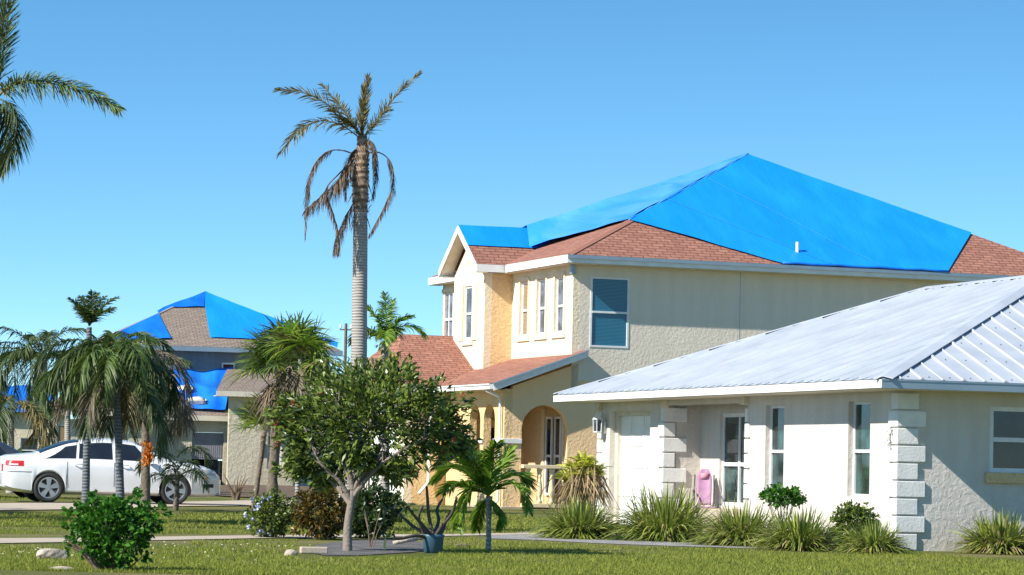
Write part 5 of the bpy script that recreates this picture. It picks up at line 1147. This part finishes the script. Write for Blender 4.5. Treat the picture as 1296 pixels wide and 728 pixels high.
# utility pole far behind
b = atY(433, 600, 170); b[2] = .16; zt_ = atY(433, 413, 170)[2]
t = thing('utility_pole', 'distant utility pole top with insulators showing just left of the palm trunk', 'utility pole', tuple(b)); m = MB(); m.tube([(0, 0, -.2), (0, 0, zt_)], [.12, .08], 10); m.build('pole', M['bark'], t)
m = MB(); m.beam((-.35, 0, zt_ - .35), (.8, 0, zt_ - .35), .06, .08); m.build('crossarm', M['bark'], t)
for k in range(4):
    m = MB(); x_ = (-.3, .3, .55, .75)[k]; m.lathe([(.03, 0), (.08, .06), (.04, .1), (.08, .16), (.03, .2), (.02, .24)], (x_, 0, zt_ - .29), 10); m.build('insulator', M['trim'], t)
# ---------------------------------------------------------------- mown grass blades
N = 230000; Yg = 31 + 21 * rng.random(N) ** 1.25; Xg = (rng.random(N) * 1400 - 60 - 648) / F * Yg
pxl = 648 + F * Xg / Yg
houseside = (v1[0] * (Xg - C1[0]) + v1[1] * (Yg - C1[1])) > -.35
pyl = 593 + (pxl - 648) * .0229 + F * 1.15 / Yg
walk = (pyl > 675) & (pyl < 690 - (pxl > 250) * 7 - (pxl > 480) * 3) & (pxl < 690)
gvl = ((pxl > 610) & (pxl < 1125) & (pyl < 684 + np.clip((pxl - 620) / 500, 0, 1) * 18)) | ((pxl > 385) & (pxl < 562) & (pyl < 706) & (pyl > 680))
patch0 = .62 + .4 * np.sin(Xg * 1.7 + 2 * np.sin(Yg * .9)) * np.sin(Yg * 1.3 + Xg * .6) + .25 * np.sin(Xg * 5.1 + Yg * 2.2)
ok = ~(houseside | walk | gvl) & (rng.random(N) < patch0 * .85 + .35 * (pyl > 700)); Xg, Yg = Xg[ok], Yg[ok]; n = len(Xg)
P = np.stack([Xg, Yg, np.zeros(n) - .002], 1); D = np.stack([rng.normal(0, .35, n), rng.normal(0, .35, n), np.ones(n)], 1)
patch = .7 + .5 * np.sin(Xg * 1.7 + 2 * np.sin(Yg * .9)) * np.sin(Yg * 1.3 + Xg * .6)
V, Fc = blades(P, D, rng.uniform(.03, .065, n) * (.8 + .35 * patch), .010, .25, 1, prof=lambda t: 1 if t < .5 else .1)
M['grass_blade'] = leafmat('grass blade', (.11, .155, .018), (.35, .37, .065), .6, .35, .2)
tag(fastmesh('grass', V, Fc, M['grass_blade']), kind='stuff')
N = 60000; Yg = 52 + 24 * rng.random(N); Xg = (rng.random(N) * 900 - 60 - 648) / F * Yg; pxl = 648 + F * Xg / Yg; Zg = .16 * np.clip((Yg - 54) / 12, 0, 1)
pyl = 593 + (pxl - 648) * .0229 + F * (1.15 - Zg) / Yg
ok = ~(((pyl > 632) & (pyl < 649) & (pxl < 530)) | (pyl > 675) | ((v1[0] * (Xg - C1[0]) + v1[1] * (Yg - C1[1])) > -.4) | ((v2[0] * (Xg - K0[0]) + v2[1] * (Yg - K0[1]) > -4) & (u2[0] * (Xg - K0[0]) + u2[1] * (Yg - K0[1]) > -.6)))
P = np.stack([Xg, Yg, Zg], 1)[ok]; n = len(P); D = np.stack([rng.normal(0, .35, n), rng.normal(0, .35, n), np.ones(n)], 1)
V, Fc = blades(P, D, rng.uniform(.035, .07, n), .02, .25, 1, prof=lambda t: 1 if t < .5 else .1)
tag(fastmesh('grass', V, Fc, M['grass_blade']), kind='stuff')
n = 450; P = np.stack([rng.uniform(-9, -2.6, n), rng.uniform(34, 41.5, n), np.full(n, .05)], 1); P = P[(np.sin(P[:, 0] * 1.1) + np.sin(P[:, 1] * .9 + P[:, 0]) > -.3)]; n = len(P)
V, Fc = blades(P, unit(n) * [1, 1, .2] + [0, 0, .1], .022, .016, 0, 1, prof=lambda t: 1); tag(fastmesh('lawn_litter', V, Fc, leafmat('pale litter', (.28, .26, .16), (.5, .47, .34), .8, .1)), kind='stuff')
# ---------------------------------------------------------------- saloon car
def lerp_tab(tab, x):
    xs = [a[0] for a in tab]; return np.interp(x, xs, [a[1] for a in tab])
ZTOP = [(0, .90), (.04, 1.00), (.12, 1.035), (.45, 1.07), (.72, 1.10), (1.05, 1.235), (1.4, 1.36), (1.75, 1.425), (2.2, 1.455), (2.6, 1.445), (2.95, 1.40), (3.3, 1.24), (3.62, 1.06), (3.85, .99), (4.2, .95), (4.55, .88), (4.78, .79), (4.9, .67), (4.93, .55)]
BELT = [(0, .86), (.2, .95), (1, .96), (2, .955), (3, .93), (3.6, .915), (4.2, .87), (4.6, .80), (4.85, .70), (4.93, .50)]
WID = [(0, .70), (.04, .76), (.15, .84), (.5, .895), (1.2, .925), (2.4, .93), (3.6, .925), (4.2, .90), (4.55, .83), (4.78, .72), (4.9, .58), (4.93, .50)]
ZB = [(0, .34), (.15, .26), (.6, .2), (4.4, .19), (4.75, .2), (4.93, .27)]
ROOFW = [(.72, .60), (1.1, .60), (1.5, .585), (2.3, .60), (2.9, .60), (3.3, .66), (3.62, .74)]
def section(x):
    zt, zb, w_, be = lerp_tab(ZTOP, x), lerp_tab(ZB, x), lerp_tab(WID, x), min(lerp_tab(BELT, x), lerp_tab(ZTOP, x) - .03)
    cab = .72 < x < 3.62
    k = min(1, max(0, (zt - be - .06) / .12)); rw_ = (w_ * .86) * (1 - k) + lerp_tab(ROOFW, x) * k
    za = zb
    for c_ in (.98, 3.82):
        if abs(x - c_) < .3701: za = max(zb, .33 + math.sqrt(max(0, .37 ** 2 - (x - c_) ** 2)))
    zz = lambda z, k: max(z, za + k)
    return [(0, zb), (.60, zb), (.60 if za > zb else w_ * .8, za), (w_ * .955 if za == zb else w_ * .985, zz(zb + .06, 0)), (w_ * .985 if za == zb else w_ * 1.0, zz(zb + .2, .012)), (w_ * (1 if za == zb else 1.012), zz(.58 if .58 > zb + .25 else zb + .26, .03)), (w_ * .997, zz(.5 * .58 + .5 * be + .02, .045)), (w_ * .965, be - .035), (w_ * .93, be), (rw_ + .03 * k, zt - .055 - .0 * k), (rw_ * .86, zt - .018), (rw_ * .5, zt), (0, zt + .012)]
def car(label, px, Y, rot, paint, group=None, shift=(0, 0)):
    ctr = atY(px, 600, Y); t = thing('parked_car', label, 'car', (ctr[0] + shift[0], ctr[1] + shift[1], gz(Y) + .008), rot, group)
    xs = sorted(set([0, .02, .04, .08, .12, .2, .3, .45, .6, .72] + [.72 + i * .12 for i in range(1, 25)] + [3.62, 4.2, 4.3, 4.42, 4.55, 4.66, 4.78, 4.85, 4.9, 4.93] + [c_ + q for c_ in (.98, 3.82) for q in [-.3702, .3702] + [.37 * math.cos(math.pi * j / 16) for j in range(17)]]))
    V = []; Fq = []; ns = 13; X0 = 2.45
    for x in xs:
        s_ = section(x); ring_ = [(-y, z) for y, z in s_] + [(y, z) for y, z in s_[::-1][1:-1]]
        V += [(x - X0, y, z) for y, z in ring_]
    nr = 2 * ns - 2
    for i in range(len(xs) - 1):
        for k in range(nr): Fq.append((i * nr + k, i * nr + (k + 1) % nr, (i + 1) * nr + (k + 1) % nr, (i + 1) * nr + k))
    Fq.append(tuple(range(nr))[::-1]); Fq.append(tuple(range((len(xs) - 1) * nr, len(xs) * nr)))
    body = MB().add(V, Fq).build('body', paint, t, smooth=True)
    bm = bmesh.new(); bm.from_mesh(body.data); bmesh.ops.recalc_face_normals(bm, faces=bm.faces); bm.to_mesh(body.data); bm.free()
    wx = (.98, 3.82)
    nm = body.data
    try: nm.set_sharp_from_angle(angle=R(35))
    except Exception: pass
    for x in wx:                                # wheels
        for sg in (-1, 1):
            wz = thing_part = None
            m = MB(); prof = [(.238, -.09), (.250, -.11), (.30, -.115), (.328, -.09), (.332, 0), (.328, .09), (.30, .115), (.250, .11), (.238, .09)]
            m.lathe(prof, (0, 0, 0), 40, 'y'); wheel = MB().lathe([(.07, -.08), (.09, 0), (.07, .08)], (0, 0, 0), 16, 'y').build('wheel', M['rim'], t, smooth=True); wheel.location = (x - X0, sg * .80, .33)
            m.build('tyre', M['tyre'], wheel, smooth=True)
            m = MB(); yo = sg * .085
            m.lathe([(.205, yo - .03), (.232, yo - .02), (.236, yo + .02), (.21, yo + .018), (.195, yo - .02)] if sg > 0 else [(.205, yo + .03), (.232, yo + .02), (.236, yo - .02), (.21, yo - .018), (.195, yo + .02)], (0, 0, 0), 36, 'y')
            for k in range(5):
                a = k * 2 * math.pi / 5 + .3 * x; ca, sa = math.cos(a), math.sin(a); tx, tz = -sa, ca
                m.slab([(.04 * ca - .035 * tx, yo, .04 * sa - .035 * tz), (.225 * ca - .062 * tx, yo, .225 * sa - .062 * tz), (.225 * ca + .062 * tx, yo, .225 * sa + .062 * tz), (.04 * ca + .035 * tx, yo, .04 * sa + .035 * tz)], (0, sg * .022, 0))
            m.lathe([(.055, yo), (.05, yo + sg * .03), (.001, yo + sg * .032)], (0, 0, 0), 16, 'y'); m.build('rim', M['rim'], wheel)
            m = MB(); m.lathe([(.17, 0), (.17, yo * .5)], (0, 0, 0), 24, 'y'); m.build('brake_disc', M['dark'], wheel)
    def sidepanel(nm_, x0, x1, lo, hi, mt, out=.004, n=14, sg=-1, x0t=None, x1t=None, seg=(8, 9), par=t):
        m = MB(); x0t = x0 if x0t is None else x0t; x1t = x1 if x1t is None else x1t; V = []
        for i in range(n + 1):
            for j in range(5):
                f = j / 4; tt = lo + (hi - lo) * f; x = (x0 * (1 - f) + x0t * f) * (1 - i / n) + (x1 * (1 - f) + x1t * f) * i / n; s_ = section(x)
                a, b_ = np.array(s_[seg[0]]), np.array(s_[seg[1]]); q = a * (1 - tt) + b_ * tt; V.append((x - X0, sg * (q[0] + out), q[1] + .002))
        m.add(V, [(i * 5 + j, (i + 1) * 5 + j, (i + 1) * 5 + j + 1, i * 5 + j + 1) if sg < 0 else (i * 5 + j, i * 5 + j + 1, (i + 1) * 5 + j + 1, (i + 1) * 5 + j) for i in range(n) for j in range(4)])
        o = m.build(nm_, mt, par, smooth=True); return o
    def lamp(nm_, x0, x1, z0, z1, mt, sg, out=.007):
        m = MB(); V = []
        for i in range(11):
            for j in range(5):
                x = x0 + (x1 - x0) * i / 10; z = z0 + (z1 - z0) * j / 4; s_ = section(x)[3:10]; zs = [p[1] for p in s_]; ys = [p[0] for p in s_]
                V.append((x - X0, sg * (float(np.interp(z, zs, ys)) + out), z))
        m.add(V, [(i * 5 + j, (i + 1) * 5 + j, (i + 1) * 5 + j + 1, i * 5 + j + 1) if sg < 0 else (i * 5 + j, i * 5 + j + 1, (i + 1) * 5 + j + 1, (i + 1) * 5 + j) for i in range(10) for j in range(4)])
        return m.build(nm_, mt, t, smooth=True)
    for sg in (-1, 1):
        sidepanel('window', .88, 1.58, .08, .86, M['car_glass'], sg=sg, x0t=1.36, x1t=1.62); sidepanel('window', 1.64, 2.40, .08, .9, M['car_glass'], sg=sg, x0t=1.68, x1t=2.40); sidepanel('window', 2.47, 3.30, .08, .9, M['car_glass'], sg=sg, x1t=2.92)
        for xa in (1.38, 2.43, 3.45):           # door shut lines
            m = MB(); pr = None
            pts = [(xa + (.0 if xa > 1.4 else -.0) - X0, sg * (lerp_tab(WID, xa) * f + .003), z) for f, z in ((.987, .38), (1.0, .58), (.997, .78), (.967, .915))]
            for a, b_ in zip(pts[:-1], pts[1:]): m.beam(a, b_, .006, .009)
            m.build('door_seam', M['tyre'], t)
        m = MB(); m.beam((1.40 - X0, sg * .93, .31), (3.40 - X0, sg * .93, .31), .02, .04); m.build('sill_strip', M['frame'], t)
        for xa in (1.52, 2.55):
            m = MB(); m.tube([(xa - X0, sg * .93, .86), (xa + .03 - X0, sg * .965, .865), (xa + .17 - X0, sg * .965, .865), (xa + .2 - X0, sg * .93, .86)], .013, 8); m.build('door_handle', paint, t, smooth=True)
        m = MB(); m.slab([(3.1 - X0, sg * .93, .97), (3.2 - X0, sg * .93, .96), (3.2 - X0, sg * 1.06, .97), (3.12 - X0, sg * 1.07, .97)], (0, 0, .11)); m.build('mirror', paint, t, bevel=.02)
        lamp('tail_light', .03, .42, .80, .92, M['tail'], sg); lamp('tail_lens', .10, .30, .815, .85, M['frame'], sg, .011)
        lamp('headlight', 4.28, 4.74, .685, .80, M['head'], sg); lamp('indicator', 4.46, 4.58, .60, .63, M['amber'], sg); lamp('fog_intake', 4.46, 4.72, .40, .48, M['dark'], sg); lamp('bumper_line', .03, .60, .665, .678, M['tyre'], sg, .003)
    for nm_, xa, xb in (('rear_window', .80, 1.66), ('windscreen', 2.98, 3.52)):
        m = MB(); V = []
        for i in range(9):
            x = xa + (xb - xa) * i / 8; s_ = section(x)
            for y, z in [(-s_[9][0] + .02, s_[9][1] + .008), (-s_[10][0], s_[10][1] + .006), (-s_[11][0], s_[11][1] + .006), (0, s_[12][1] + .006), (s_[11][0], s_[11][1] + .006), (s_[10][0], s_[10][1] + .006), (s_[9][0] - .02, s_[9][1] + .008)]: V.append((x - X0, y, z))
        m.add(V, [(i * 7 + k, i * 7 + k + 1, (i + 1) * 7 + k + 1, (i + 1) * 7 + k) for i in range(8) for k in range(6)]); m.build(nm_, M['car_glass'], t, smooth=True)
    m = MB(); m.box((-.012 - X0, -.26, .62), (-.002 - X0, .26, .75)); m.build('number_plate', M['plate'], t)
    m = MB(); m.box((-.006 - X0, -.68, .68), (.01 - X0, -.42, .84)); m.box((-.006 - X0, .42, .68), (.01 - X0, .68, .84)); m.build('tail_light', M['tail'], t)
    return t
M['car_white'] = mat('white car paint', (.78, .79, .80), .22, spec=.5, coat=.6, var=((.74, .75, .77), 2))
M['car_dark'] = mat('dark car paint', (.03, .035, .05), .22, spec=.5, coat=.6, var=((.04, .045, .06), 2))
M['car_glass'] = mat('tinted car glass', (.012, .014, .02), .05, spec=.7, var=((.02, .024, .03), 2))
M['tyre'] = mat('rubber', (.02, .02, .022), .75, var=((.03, .03, .03), 9)); M['rim'] = mat('silver alloy', (.55, .56, .58), .3, metal=.75, var=((.45, .46, .48), 7))
M['tail'] = mat('red lamp lens', (.55, .02, .03), .2, var=((.65, .06, .06), 6)); M['head'] = mat('clear headlamp', (.42, .42, .40), .12, metal=.3, var=((.6, .6, .58), 8, .1)); M['amber'] = mat('amber lens', (.8, .25, .03), .3, var=((.7, .3, .05), 5)); M['plate'] = mat('number plate', (.35, .55, .42), .5, var=((.6, .65, .6), 9, .1))
YC = 68.5
car('white saloon car parked on the concrete driveway behind the palms', 137, YC, R(17), M['car_white'])
car('dark car at the left edge, mostly hidden behind the boot of the white saloon', -34, 74, R(17), M['car_dark'])
